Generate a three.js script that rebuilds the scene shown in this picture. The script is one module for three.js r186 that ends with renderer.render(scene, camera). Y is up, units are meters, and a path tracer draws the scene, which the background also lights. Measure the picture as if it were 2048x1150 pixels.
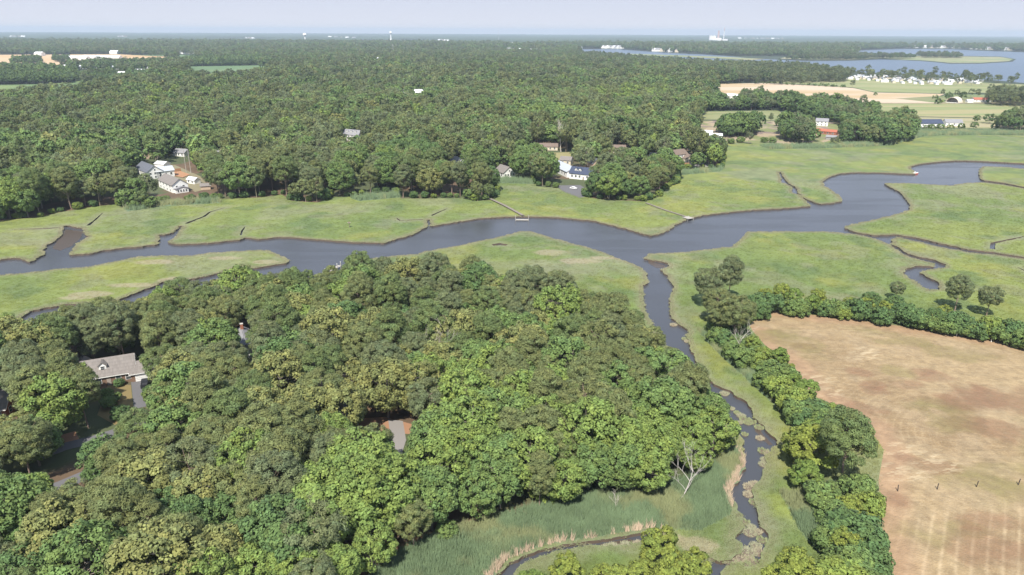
import * as THREE from 'three';
import { mergeGeometries } from 'three/addons/utils/BufferGeometryUtils.js';

// ---------------------------------------------------------------- camera, sky, sun, exposure
const scene = new THREE.Scene();
const EYE = new THREE.Vector3(0, 100, 0);
const camera = new THREE.PerspectiveCamera(2 * Math.atan(575 / 1422) * 180 / Math.PI, 1024 / 575, 1, 150000);
camera.position.copy(EYE);
camera.rotation.order = 'YXZ';
camera.rotation.set(-Math.atan(513.3 / 1422), 0, 0.27 * Math.PI / 180);

const SUN_UP = 53 * Math.PI / 180, SUN_SIDE = -0.24;          // sun behind the drone, a little to the left
const sunDir = new THREE.Vector3(Math.sin(SUN_SIDE) * Math.cos(SUN_UP), Math.sin(SUN_UP), Math.cos(SUN_SIDE) * Math.cos(SUN_UP));
{ // hazy summer sky: pale at the horizon, bluer overhead
  const W = 512, Hh = 256, data = new Float32Array(W * Hh * 4);
  for (let j = 0; j < Hh; j++) {
    const el = ((j + 0.5) / Hh - 0.5) * Math.PI, up = Math.max(0, Math.sin(el));
    const k = Math.pow(1 - up, 3), h = Math.pow(1 - up, 26);
    for (let i = 0; i < W; i++) {
      const o = (j * W + i) * 4;
      data[o] = 0.31 + 0.13 * k + 0.095 * h; data[o + 1] = 0.395 + 0.085 * k + 0.065 * h; data[o + 2] = 0.565 + 0.015 * k + 0.02 * h; data[o + 3] = 1;
    }
  }
  const t = new THREE.DataTexture(data, W, Hh, THREE.RGBAFormat, THREE.FloatType);
  t.mapping = THREE.EquirectangularReflectionMapping; t.magFilter = THREE.LinearFilter; t.minFilter = THREE.LinearFilter; t.needsUpdate = true;
  scene.background = t; scene.environment = t;
}
const sun = new THREE.DirectionalLight(new THREE.Color(1.0, 0.94, 0.84), 4.9);
sun.position.copy(sunDir).multiplyScalar(900).add(new THREE.Vector3(0, 0, -350));
sun.target.position.set(0, 0, -350);
sun.castShadow = true; sun.shadow.mapSize.set(4096, 4096);
Object.assign(sun.shadow.camera, { left: -700, right: 700, top: 700, bottom: -700, near: 10, far: 2500 });
scene.add(sun, sun.target);
scene.fog = new THREE.FogExp2(new THREE.Color(0.71, 0.85, 1.0), 7.4e-5);
const renderer = new THREE.WebGLRenderer({ antialias: true });
renderer.setSize(1024, 575);
renderer.toneMapping = THREE.LinearToneMapping;
renderer.toneMappingExposure = 1.5;
renderer.shadowMap.enabled = true;

// ---------------------------------------------------------------- helpers
function rng(seed) { let a = seed >>> 0; return () => { a = (a + 0x6D2B79F5) | 0; let t = Math.imul(a ^ (a >>> 15), 1 | a); t = (t + Math.imul(t ^ (t >>> 7), 61 | t)) ^ t; return ((t ^ (t >>> 14)) >>> 0) / 4294967296; }; }
const hash2 = (x, y) => { let h = Math.imul(x | 0, 374761393) + Math.imul(y | 0, 668265263); h = Math.imul(h ^ (h >>> 13), 1274126177); return ((h ^ (h >>> 16)) >>> 0) / 4294967296; };
function noise(x, y) { const xi = Math.floor(x), yi = Math.floor(y); let u = x - xi, v = y - yi; u = u * u * (3 - 2 * u); v = v * v * (3 - 2 * v); const a = hash2(xi, yi), b = hash2(xi + 1, yi), c = hash2(xi, yi + 1), d = hash2(xi + 1, yi + 1); return a + (b - a) * u + (c - a) * v + (a - b - c + d) * u * v; }
const fbm = (x, y, n = 4) => { let s = 0, a = 0.5, w = 0; for (let i = 0; i < n; i++) { s += a * noise(x, y); w += a; x = x * 2.03 + 17.1; y = y * 2.03 + 9.7; a *= 0.5; } return s / w; };
const clamp = (v, a = 0, b = 1) => Math.min(b, Math.max(a, v));
const smooth = (a, b, v) => { const t = clamp((v - a) / (b - a)); return t * t * (3 - 2 * t); };
const mix3 = (a, b, t) => [a[0] + (b[0] - a[0]) * t, a[1] + (b[1] - a[1]) * t, a[2] + (b[2] - a[2]) * t];
function inside(poly, x, z) { let c = false; for (let i = 0, j = poly.length - 1; i < poly.length; j = i++) { const [xi, zi] = poly[i], [xj, zj] = poly[j]; if ((zi > z) !== (zj > z) && x < (xj - xi) * (z - zi) / (zj - zi) + xi) c = !c; } return c; }
const insideAny = (polys, x, z) => polys.some((p) => { const b = p.box ?? (p.box = boxOf(p)); return x > b[0] && x < b[1] && z > b[2] && z < b[3] && inside(p, x, z); });
function boxOf(p) { let b = [1e9, -1e9, 1e9, -1e9]; for (const [x, z] of p) b = [Math.min(b[0], x), Math.max(b[1], x), Math.min(b[2], z), Math.max(b[3], z)]; return b; }
function edgeDist(poly, x, z) { let m = 1e9; for (let i = 0, j = poly.length - 1; i < poly.length; j = i++) { const [ax, az] = poly[j], [bx, bz] = poly[i], dx = bx - ax, dz = bz - az; const t = clamp(((x - ax) * dx + (z - az) * dz) / (dx * dx + dz * dz + 1e-9)); m = Math.min(m, Math.hypot(x - ax - t * dx, z - az - t * dz)); } return m; }
const taken = new Map();
function numbered(n) { const k = taken.get(n) ?? 0; taken.set(n, k + 1); return k ? n + '_' + String(k).padStart(3, '0') : n; }
function shadows(o) { o.traverse((m) => { if (m.isMesh) { m.castShadow = true; m.receiveShadow = true; } }); return o; }
function part(name, geo, mat, parent) { const m = new THREE.Mesh(geo, mat); m.name = name; m.castShadow = m.receiveShadow = true; parent.add(m); return m; }
function thing(name, label, category, x = 0, y = 0, z = 0, turn = 0, group) { const g = new THREE.Group(); g.name = numbered(name); g.position.set(x, y, z); g.rotation.y = turn; g.userData = { label, category }; if (group) g.userData.group = group; scene.add(g); return g; }
function struct(name, geo, mat, label) { const m = new THREE.Mesh(geo, mat); m.name = numbered(name); m.userData = { kind: 'structure', label }; m.castShadow = m.receiveShadow = true; scene.add(m); return m; }
function std(r, g, b, rough = 0.85, extra = {}) { const m = new THREE.MeshStandardMaterial({ roughness: rough, metalness: 0, ...extra }); m.color.setRGB(r, g, b); return m; }
const lin2s = (v) => v <= 0.0031308 ? v * 12.92 : 1.055 * Math.pow(v, 1 / 2.4) - 0.055;
function mapTexture(W, H, fn, wrap = THREE.ClampToEdgeWrapping) { // fn(i, j) -> linear rgb
  const d = new Uint8Array(W * H * 4);
  for (let j = 0; j < H; j++) for (let i = 0; i < W; i++) { const c = fn(i, j), o = (j * W + i) * 4; d[o] = 255 * lin2s(clamp(c[0])); d[o + 1] = 255 * lin2s(clamp(c[1])); d[o + 2] = 255 * lin2s(clamp(c[2])); d[o + 3] = 255; }
  const t = new THREE.DataTexture(d, W, H); t.colorSpace = THREE.SRGBColorSpace; t.magFilter = t.minFilter = THREE.LinearFilter; t.wrapS = t.wrapT = wrap; t.needsUpdate = true; return t;
}
function greyTexture(W, H, fn) { const d = new Uint8Array(W * H * 4); for (let j = 0; j < H; j++) for (let i = 0; i < W; i++) { const v = 255 * clamp(fn(i, j)), o = (j * W + i) * 4; d[o] = d[o + 1] = d[o + 2] = v; d[o + 3] = 255; } const t = new THREE.DataTexture(d, W, H); t.magFilter = t.minFilter = THREE.LinearFilter; t.wrapS = t.wrapT = THREE.RepeatWrapping; t.needsUpdate = true; return t; }
// a periodic fine noise for bump maps
const tileNoise = greyTexture(256, 256, (i, j) => { let s = 0; for (const [f, a] of [[16, 0.4], [48, 0.35], [100, 0.25]]) { const x = i / 256 * f, y = j / 256 * f, xi = Math.floor(x), yi = Math.floor(y), u = x - xi, v = y - yi, h = (p, q) => hash2((p % f) + f * 7, (q % f) + f * 13); s += a * (h(xi, yi) * (1 - u) * (1 - v) + h(xi + 1, yi) * u * (1 - v) + h(xi, yi + 1) * (1 - u) * v + h(xi + 1, yi + 1) * u * v); } return s; });
function bumpOf(rx, ry) { const t = tileNoise.clone(); t.repeat.set(rx, ry); t.needsUpdate = true; return t; }

// flat sheets and slabs from outlines [[x, z] ...]
const shapeOf = (poly) => new THREE.Shape(poly.map(([x, z]) => new THREE.Vector2(x, -z)));
function sheet(poly, y, uv = (x, z) => [x, z]) { const g = new THREE.ShapeGeometry(shapeOf(poly)); g.rotateX(-Math.PI / 2); g.translate(0, y, 0); setUV(g, uv); return g; }
function setUV(g, uv) { const p = g.attributes.position, a = new Float32Array(p.count * 2); for (let i = 0; i < p.count; i++) { const [u, v] = uv(p.getX(i), p.getZ(i)); a[2 * i] = u; a[2 * i + 1] = v; } g.setAttribute('uv', new THREE.BufferAttribute(a, 2)); }
// adds small natural wiggles to an outline
function ragged(poly, step, amp, seed, closed = true) { const out = [], n = poly.length; for (let i = 0; i < (closed ? n : n - 1); i++) { const [ax, az] = poly[i], [bx, bz] = poly[(i + 1) % n], L = Math.hypot(bx - ax, bz - az), k = Math.max(1, Math.min(60, Math.round(L / step))); const nx = -(bz - az) / (L + 1e-9), nz = (bx - ax) / (L + 1e-9); for (let s = 0; s < k; s++) { const t = s / k, x = ax + (bx - ax) * t, z = az + (bz - az) * t, w = (noise(x * 0.45 + seed, z * 0.45) - 0.5) * 2 * amp + (noise(x * 1.3 + seed, z * 1.3 + 5) - 0.5) * amp; out.push([x + nx * w * (s ? 1 : 0.3), z + nz * w * (s ? 1 : 0.3)]); } } return out; }
function ribbon(line, widths) { const L = [], R = []; line.forEach(([x, z], i) => { const [ax, az] = line[Math.max(0, i - 1)], [bx, bz] = line[Math.min(line.length - 1, i + 1)], l = Math.hypot(bx - ax, bz - az), w = (Array.isArray(widths) ? widths[i] : widths) / 2; L.push([x - (bz - az) / l * w, z + (bx - ax) / l * w]); R.push([x + (bz - az) / l * w, z - (bx - ax) / l * w]); }); return [...L, ...R.reverse()]; }

// ---------------------------------------------------------------- outlines on the ground, metres
const NX = 600, NZ0 = -790, NZ1 = 40;                         // the near tile of marsh and wood
const clampNear = (p) => p.map(([x, z]) => [clamp(x, -NX + 4, NX - 4), clamp(z, NZ0 + 4, NZ1 - 4)]);
const creekRaw = [[-263.4,-300.2],[-235.6,-311.7],[-231.9,-314.1],[-227.3,-314.1],[-220.1,-308.9],[-220.2,-315.0],[-221.1,-321.3],[-224.8,-326.1],[-229.3,-335.4],[-229.2,-341.5],[-233.2,-355.4],[-241.9,-371.3],[-241.0,-373.4],[-234.5,-369.4],[-230.0,-368.4],[-223.0,-358.5],[-216.7,-350.9],[-215.5,-337.3],[-213.5,-333.0],[-210.1,-322.3],[-207.3,-319.1],[-200.3,-321.6],[-197.0,-326.6],[-190.1,-330.9],[-182.3,-333.6],[-175.5,-338.0],[-178.5,-346.9],[-183.2,-354.4],[-179.8,-355.4],[-177.8,-361.3],[-180.1,-372.4],[-178.4,-373.5],[-176.5,-367.3],[-172.2,-349.8],[-172.0,-341.6],[-166.9,-338.1],[-156.0,-339.2],[-145.5,-342.9],[-137.9,-346.7],[-136.7,-350.4],[-128.1,-347.8],[-120.9,-351.6],[-111.5,-350.9],[-94.3,-346.5],[-80.6,-343.1],[-64.3,-341.6],[-59.2,-349.0],[-52.0,-357.6],[-46.4,-372.8],[-47.6,-385.6],[-47.1,-391.3],[-45.3,-382.4],[-43.9,-374.9],[-32.9,-382.6],[-19.1,-391.8],[-1.3,-396.8],[9.0,-397.0],[22.1,-396.0],[36.0,-391.7],[46.3,-387.4],[53.9,-378.8],[61.7,-370.6],[67.1,-362.6],[72.3,-357.9],[80.3,-363.9],[85.2,-372.0],[92.1,-383.8],[100.5,-394.1],[110.6,-402.5],[119.2,-406.2],[131.8,-411.4],[148.3,-416.7],[167.5,-420.9],[182.7,-426.5],[184.5,-437.3],[187.4,-459.1],[184.5,-463.6],[191.9,-482.9],[191.8,-494.8],[189.8,-498.3],[195.7,-514.8],[201.7,-538.4],[204.4,-540.5],[199.2,-520.5],[196.3,-505.6],[193.9,-494.9],[194.7,-483.0],[189.1,-463.7],[187.2,-445.8],[189.0,-436.0],[191.1,-432.0],[199.4,-434.9],[207.8,-440.6],[211.6,-452.1],[214.5,-472.1],[215.9,-488.5],[220.9,-502.6],[230.7,-517.5],[246.7,-533.4],[258.5,-537.8],[278.1,-538.2],[295.2,-534.6],[302.9,-532.8],[308.7,-545.2],[312.3,-558.0],[318.2,-566.9],[333.4,-578.7],[354.9,-588.7],[371.7,-594.0],[388.4,-592.0],[417.5,-581.0],[449.6,-568.2],[430.2,-542.1],[400.6,-556.0],[391.2,-564.4],[375.2,-566.2],[365.6,-555.1],[354.3,-538.1],[341.3,-514.6],[340.7,-509.0],[349.5,-500.3],[353.7,-486.6],[373.9,-470.9],[370.4,-466.1],[350.3,-481.6],[344.9,-493.2],[336.2,-501.7],[322.1,-499.6],[306.3,-490.6],[291.9,-493.7],[276.6,-498.6],[262.1,-496.5],[259.9,-482.8],[258.6,-468.3],[252.5,-450.1],[245.7,-430.4],[236.9,-415.9],[219.5,-402.2],[198.7,-389.1],[182.7,-379.0],[180.9,-374.8],[182.9,-366.7],[188.9,-360.9],[202.9,-362.1],[209.9,-356.4],[216.7,-345.5],[223.9,-335.9],[233.3,-331.1],[243.2,-323.1],[257.4,-309.6],[254.7,-305.9],[241.1,-319.9],[230.7,-326.9],[220.8,-330.9],[212.7,-338.3],[205.9,-348.9],[201.0,-357.2],[195.7,-353.3],[191.0,-344.1],[191.5,-336.3],[190.4,-327.9],[192.6,-323.9],[198.1,-317.7],[199.4,-310.9],[195.9,-306.4],[187.3,-303.4],[180.9,-299.1],[181.1,-293.0],[181.8,-286.5],[177.3,-277.1],[171.3,-275.2],[172.5,-286.3],[172.1,-292.9],[173.7,-299.7],[177.2,-304.7],[186.3,-309.2],[192.0,-307.8],[194.5,-312.3],[190.0,-319.1],[187.6,-326.2],[189.2,-341.4],[187.7,-351.3],[185.8,-356.0],[179.7,-362.6],[167.9,-366.4],[147.9,-367.0],[134.2,-366.8],[124.5,-365.6],[121.9,-359.7],[114.8,-347.4],[108.1,-337.5],[100.0,-334.8],[86.3,-329.5],[73.2,-326.0],[66.0,-325.9],[61.7,-317.9],[67.8,-314.1],[71.4,-311.2],[71.2,-306.7],[66.1,-301.6],[67.6,-294.7],[67.3,-286.1],[67.4,-278.6],[63.8,-269.0],[61.9,-258.9],[59.3,-248.5],[60.3,-240.7],[61.8,-236.9],[62.8,-234.2],[61.4,-229.7],[60.9,-223.7],[60.1,-216.4],[59.3,-205.8],[59.4,-197.4],[61.1,-192.1],[62.8,-189.9],[64.9,-188.0],[65.8,-184.3],[67.8,-181.1],[67.9,-177.6],[66.9,-172.9],[67.1,-169.4],[68.3,-167.4],[68.5,-163.6],[69.3,-160.7],[68.8,-158.5],[66.3,-157.1],[65.2,-154.8],[63.1,-151.9],[61.1,-147.4],[59.4,-143.7],[56.7,-140.7],[55.7,-138.4],[55.1,-135.6],[54.8,-132.7],[54.2,-127.6],[54.4,-124.2],[52.9,-121.2],[51.0,-118.0],[49.9,-115.4],[48.2,-114.3],[45.3,-114.9],[43.0,-114.5],[39.9,-107.9],[36.1,-107.9],[40.1,-115.3],[40.1,-117.2],[41.6,-115.9],[44.4,-116.2],[47.2,-118.0],[48.3,-121.2],[47.1,-122.4],[48.3,-124.3],[50.2,-126.2],[51.1,-130.3],[50.2,-132.0],[50.4,-135.6],[52.1,-141.5],[55.4,-145.7],[57.3,-148.0],[58.3,-151.9],[59.7,-156.6],[60.5,-161.6],[60.4,-165.3],[59.1,-168.3],[59.9,-172.8],[60.5,-178.7],[60.8,-182.8],[58.7,-187.3],[58.1,-192.1],[56.9,-199.7],[56.5,-208.7],[54.5,-216.3],[52.3,-220.3],[51.5,-224.9],[52.6,-228.7],[51.4,-233.6],[50.9,-240.5],[50.5,-250.9],[52.6,-266.0],[53.8,-276.6],[57.9,-286.0],[59.2,-298.0],[57.5,-305.1],[52.1,-314.7],[45.0,-324.8],[37.7,-334.6],[29.4,-342.3],[20.0,-353.1],[10.2,-364.6],[4.4,-364.5],[-6.3,-354.6],[-10.8,-349.8],[-28.0,-337.0],[-42.4,-327.4],[-44.2,-322.5],[-54.8,-320.8],[-63.1,-316.7],[-70.8,-311.2],[-73.8,-306.0],[-78.5,-293.3],[-85.3,-275.2],[-101.5,-268.5],[-117.3,-267.7],[-127.9,-264.1],[-133.3,-258.5],[-139.1,-250.5],[-144.7,-242.9],[-152.7,-237.6],[-160.8,-232.9],[-164.7,-230.6],[-166.6,-225.3],[-170.1,-220.2],[-177.6,-211.8],[-187.2,-225.1],[-179.3,-234.0],[-181.4,-243.0],[-181.2,-249.0],[-178.4,-251.6],[-173.2,-255.9],[-163.3,-256.5],[-155.3,-259.3],[-152.9,-266.1],[-151.2,-270.7],[-147.6,-278.7],[-147.3,-282.4],[-144.4,-283.1],[-135.3,-286.5],[-127.2,-295.3],[-121.9,-303.8],[-116.9,-301.0],[-109.6,-304.7],[-103.3,-308.5],[-102.8,-313.0],[-109.8,-319.9],[-117.1,-327.9],[-126.2,-327.7],[-143.9,-323.4],[-150.9,-318.5],[-163.1,-319.0],[-174.2,-317.3],[-181.8,-309.5],[-188.9,-301.4],[-198.9,-299.1],[-209.9,-293.4],[-220.8,-289.8],[-246.9,-279.1]];
const creek = ragged(clampNear(creekRaw), 1.3, 0.7, 3);
const stream = ragged([[-3.5,-110.2],[-0.3,-115.2],[3.9,-117.7],[9.1,-120.0],[15.5,-121.5],[19.2,-122.2],[25.4,-123.8],[29.7,-125.1],[32.7,-124.5],[31.4,-122.9],[26.9,-121.3],[21.5,-120.1],[16.4,-120.5],[11.1,-118.9],[5.9,-117.0],[1.9,-114.1],[-1.5,-108.9]], 1.0, 0.35, 8);
const ditches = [
  [[[-229.4,-372.6],[-232.1,-384.4],[-236.7,-400.5]], [1.6, 1.2, 0.5]], [[[-241.9,-368.2],[-248.6,-366.0],[-255.8,-364.9],[-264.6,-363.7]], [1.4, 1.6, 1.4, 0.6]],
  [[[-178.6,-377.8],[-177.0,-385.4],[-175.2,-393.4],[-176.1,-404.1],[-171.6,-415.4]], [2.2, 1.8, 1.6, 1.2, 0.4]], [[[-140.4,-355.1],[-142.7,-362.9],[-144.3,-372.0]], [1.2, 1.0, 0.4]],
  [[[-50.2,-389.0],[-57.4,-387.7],[-62.8,-386.5],[-65.6,-392.1]], [1.2, 1.4, 1.2, 0.8]], [[[-46.4,-398.2],[-43.4,-405.5],[-38.8,-415.5]], [1.4, 1.2, 0.4]],
  [[[236.5,-336.2],[243.5,-346.8],[252.7,-351.5],[267.7,-359.3]], [2.2, 2, 1.6, 1]], [[[229.4,-306.9],[230.2,-299.9],[231.9,-289.8]], [0.8, 1.4, 1]],
  [[[-9.8,-339.0],[-6.1,-340.8],[-2.6,-339.1]], [2.5, 4, 2.5]],
].map(([l, w], i) => ragged(ribbon(clampNear(l), w), 1.5, 0.2, 20 + i));

const peninsula = [[-124.2,-134.3],[-170.3,-197.4],[-165.9,-213.9],[-156.9,-217.9],[-146.0,-225.6],[-138.4,-230.9],[-131.8,-235.5],[-126.7,-244.2],[-117.7,-249.3],[-106.5,-254.6],[-90.2,-258.0],[-74.7,-258.2],[-64.0,-262.8],[-49.0,-267.5],[-33.3,-270.6],[-21.1,-270.8],[-2.7,-261.3],[16.6,-254.6],[29.7,-242.2],[35.9,-229.4],[39.6,-219.4],[45.5,-202.0],[51.0,-188.8],[53.0,-178.6],[53.1,-167.0],[52.7,-158.4],[49.3,-149.4],[45.1,-144.2],[39.4,-140.2],[31.9,-137.3],[23.5,-135.0],[13.4,-134.9],[4.2,-129.6],[-7.7,-125.5],[-14.8,-121.9],[-22.2,-115.6],[-27.2,-110.1],[-33.7,-97.8],[-61.7,-93.3],[-97.2,-97.5]];
const farBank = [...[[-305.2,-367.0],[-282.8,-381.2],[-274.7,-387.0],[-267.0,-389.4],[-261.8,-402.4],[-251.2,-415.1],[-240.2,-423.1],[-231.9,-414.2],[-214.8,-412.0],[-213.8,-429.0],[-200.5,-434.8],[-182.8,-438.0],[-159.9,-442.7],[-149.0,-451.7],[-136.9,-433.4],[-119.5,-429.6],[-117.1,-445.1],[-106.6,-445.3],[-88.5,-457.6],[-76.6,-460.9],[-70.4,-441.8],[-49.6,-442.2],[-26.4,-445.6],[-24.3,-435.7],[-14.1,-438.7],[-10.3,-451.8],[-15.1,-495.2],[-0.0,-510.0],[15.6,-499.5],[17.4,-480.6],[30.2,-476.0],[40.6,-454.4],[49.0,-447.2],[56.3,-441.6],[82.9,-436.6],[93.9,-449.6],[104.4,-476.0],[114.8,-493.0],[125.8,-540.5],[137.8,-549.2],[162.7,-554.1],[172.9,-583.7],[188.8,-644.0],[199.2,-690.1]], ...[[172.5,-665.2],[195.7,-770.0],[217.1,-840.9],[289,-1062],[385,-1403],[496,-1780],[222,-1903],[-163,-1919],[-557,-1776],[-658,-1612],[-757,-1545],[-790,-1488],[-713,-1222],[-734,-1143],[-762,-1092],[-795,-1019]]];
const field = [[87.8,-252.4],[102.4,-252.6],[112.3,-248.6],[128.5,-242.9],[145.2,-236.1],[158.0,-230.4],[168.9,-225.4],[174.7,-221.7],[203.4,-204.8],[114.1,-98.7],[63.5,-98.4],[70.9,-112.1],[77.4,-119.2],[80.7,-128.8],[87.3,-143.5],[94.9,-156.4],[96.2,-168.1],[92.5,-173.4],[91.0,-181.6],[87.5,-185.4],[88.9,-201.1],[88.1,-212.0],[86.0,-220.7],[85.6,-232.7]];
const openFields = {
  strip: [[251,-971],[359,-989],[351,-922],[413,-903],[321.4,-873.1],[226.8,-879.6]],
  tan: [[409,-1503],[524,-1541],[610,-1461],[651,-1411],[641,-1305],[751,-1279],[719,-1237],[638,-1195],[644,-1110],[524,-1104],[462,-1101],[406,-1114],[350,-1127],[329,-1178]],
  pasture: [[504,-1095],[645,-1106],[757,-1084],[888,-1061],[745.9,-884.8],[638,-907],[524,-924],[458,-933],[455,-1000]],
  stubble: [[490,-920],[634,-901],[741.6,-879.6],[669.2,-790.2],[570.7,-807.7],[520.5,-805.9],[453.7,-816.6]],
  salt: [[593,-1642],[706,-1703],[794,-1728],[860,-1644],[966,-1635],[1060,-1532],[1199,-1445],[1062,-1276],[925,-1332],[758,-1290],[647,-1316],[657,-1424],[614,-1474],[536,-1542]],
  yard: [[223.0,-869.2],[319.6,-868.0],[410.3,-897.5],[349.6,-747.5],[293.8,-686.6],[251.8,-675.8],[218.6,-690.7],[201.3,-680.5],[213.6,-742.8],[198.6,-765.4]],
  wheat: [[-2340,-2947],[-1655,-3147],[-1437,-2956],[-1292,-2861],[-1205,-2667],[-1231,-2527],[-1269,-2287],[-1262,-2092],[-1492,-2162],[-1754,-2200]],
  beans: [[-1569,-3060],[-1312,-3131],[-1157,-2722],[-1192,-2668],[-1312,-2915],[-1451,-2984]],
  greens: [[-1119,-1890],[-1037,-1874],[-916,-1884],[-868,-1734],[-899,-1692],[-877,-1504],[-815,-1394],[-854,-1329],[-893,-1280],[-956,-1183],[-1070,-1327],[-964,-1385],[-904,-1409],[-883,-1489]],
  meadow: [[-948,-2154],[-860,-2261],[-718,-2294],[-680,-1955],[-739,-1808],[-832,-1916]],
};
const bay = [[[408,-4472],[629,-4516],[718,-4080],[788,-3762],[892,-3573],[953,-3362],[968,-3051],[1036,-2898],[1108,-2784],[1277,-2828],[1477,-3006],[1553,-2813],[1519,-2591],[1630,-2603],[1877,-2804],[2074,-3082],[2217,-3405],[2087,-3455],[1929,-3503],[1832,-3638],[1785,-3970],[2076,-4488],[2559,-4963],[2887,-4959],[2845,-4570],[2898,-4252],[3202,-3764],[1185,-1370],[1092,-1580],[1087,-1678],[1077,-1809],[1040,-1912],[996,-1955],[937,-1974],[950,-2159],[901,-2184],[903,-2342],[825,-2440],[688,-2540],[568,-2790],[474,-3163],[341,-3822]]];
const openLand = Object.values(openFields);
const seenLand = [...openLand, ...bay], screens = (x, z, h) => { for (const t of [0.55, 0.8, 1]) { const k = EYE.y / (EYE.y - h * t); if (insideAny(seenLand, x * k, z * k)) return true; } return false; }; // treetops here would stand before a field or the bay

// ---------------------------------------------------------------- land and water
// one-metre raster of the water: distance to the bank for colouring and planting
const GW = 1200, GH = 830, dist = new Float32Array(GW * GH).fill(1e4);
for (const poly of [creek, stream, ...ditches]) for (let j = 0; j < GH; j++) {
  const z = NZ0 + j + 0.5, xs = [];
  for (let i = 0, k = poly.length - 1; i < poly.length; k = i++) { const [ax, az] = poly[k], [bx, bz] = poly[i]; if ((az > z) !== (bz > z)) xs.push((bx - ax) * (z - az) / (bz - az) + ax); }
  xs.sort((a, b) => a - b);
  for (let q = 0; q + 1 < xs.length; q += 2) for (let i = Math.max(0, Math.floor(xs[q] + NX)); i < Math.min(GW, xs[q + 1] + NX); i++) dist[j * GW + i] = 0;
}
for (const [j0, j1, s] of [[0, GH, 1], [GH - 1, -1, -1]]) for (let j = j0; j !== j1; j += s) for (let i0 = 0; i0 < GW; i0++) {
  const i = s > 0 ? i0 : GW - 1 - i0, o = j * GW + i; let d = dist[o];
  const t = (a, b, w) => { const x = i + a, y = j + b; if (x >= 0 && x < GW && y >= 0 && y < GH) d = Math.min(d, dist[y * GW + x] + w); };
  t(-s, 0, 1); t(0, -s, 1); t(-s, -s, 1.414); t(s, -s, 1.414); dist[o] = d;
}
const bankDist = (x, z) => { const i = Math.floor(x + NX), j = Math.floor(z - NZ0); return i < 0 || j < 0 || i >= GW || j >= GH ? 1e4 : dist[j * GW + i]; };

const reedBeds = [
  [[-28.2,-110.1],[-22.5,-117.7],[-15.0,-124.2],[-7.8,-127.5],[4.2,-132.0],[13.5,-137.5],[23.9,-137.6],[32.4,-139.9],[40.1,-143.1],[47.0,-147.3],[53.0,-153.4],[57.2,-160.8],[57.9,-149.5],[54.1,-143.3],[50.9,-135.6],[47.7,-130.2],[40.3,-124.9],[33.0,-125.8],[25.6,-124.8],[19.3,-123.1],[9.2,-120.9],[3.9,-118.7],[-0.6,-116.1],[-4.5,-109.6]],
  [[62.1,-138.5],[66.7,-138.5],[69.2,-130.4],[67.4,-120.7],[64.3,-113.4],[62.9,-117.7],[61.8,-125.3]],
  [[66.2,-233.3],[69.7,-229.8],[72.9,-210.7],[76.4,-196.5],[79.1,-182.4],[78.1,-168.5],[76.0,-166.4],[75.1,-179.4],[71.8,-196.5],[67.9,-216.5]],
  [[230.7,-669.0],[288.6,-673.8],[321.5,-684.3],[373.2,-692.3],[438.0,-781.9],[507.2,-784.4],[573.4,-770.6],[556.6,-747.1],[487.3,-752.2],[424.7,-742.6],[355.4,-675.9],[281.2,-655.5],[234.0,-651.2]],
  [[-14.4,-507.8],[12.4,-499.4],[14.2,-489.0],[-12.2,-491.8]], [[-102.8,-442.5],[-73.3,-456.4],[-62.5,-449.2],[-94.8,-434.2]], [[126.8,-536.5],[162.7,-549.8],[157.9,-539.3],[126.1,-524.5]],
  [[-228.8,-410.4],[-212.5,-426.3],[-182.3,-435.2],[-179.1,-427.0],[-208.9,-418.5],[-224.2,-404.3]],
];
const thatch = [[-169.2,-267.0,9,3.5],[-158.3,-277.9,10,3],[-164.2,-309.0,9,4],[-144.0,-284.4,5,4],[-172.6,-262.4,7,2.5],[-132.4,-315.6,8,3],[32.6,-313.6,10,5],[18.2,-326.8,9,5],[43.5,-318.4,8,3],[114.1,-400.1,5,3],[-113.1,-309.8,6,3],[32.4,-122.7,4,2],[38.7,-120.5,4,2.5]];
const reedCol = [0.13, 0.185, 0.108];
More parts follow.
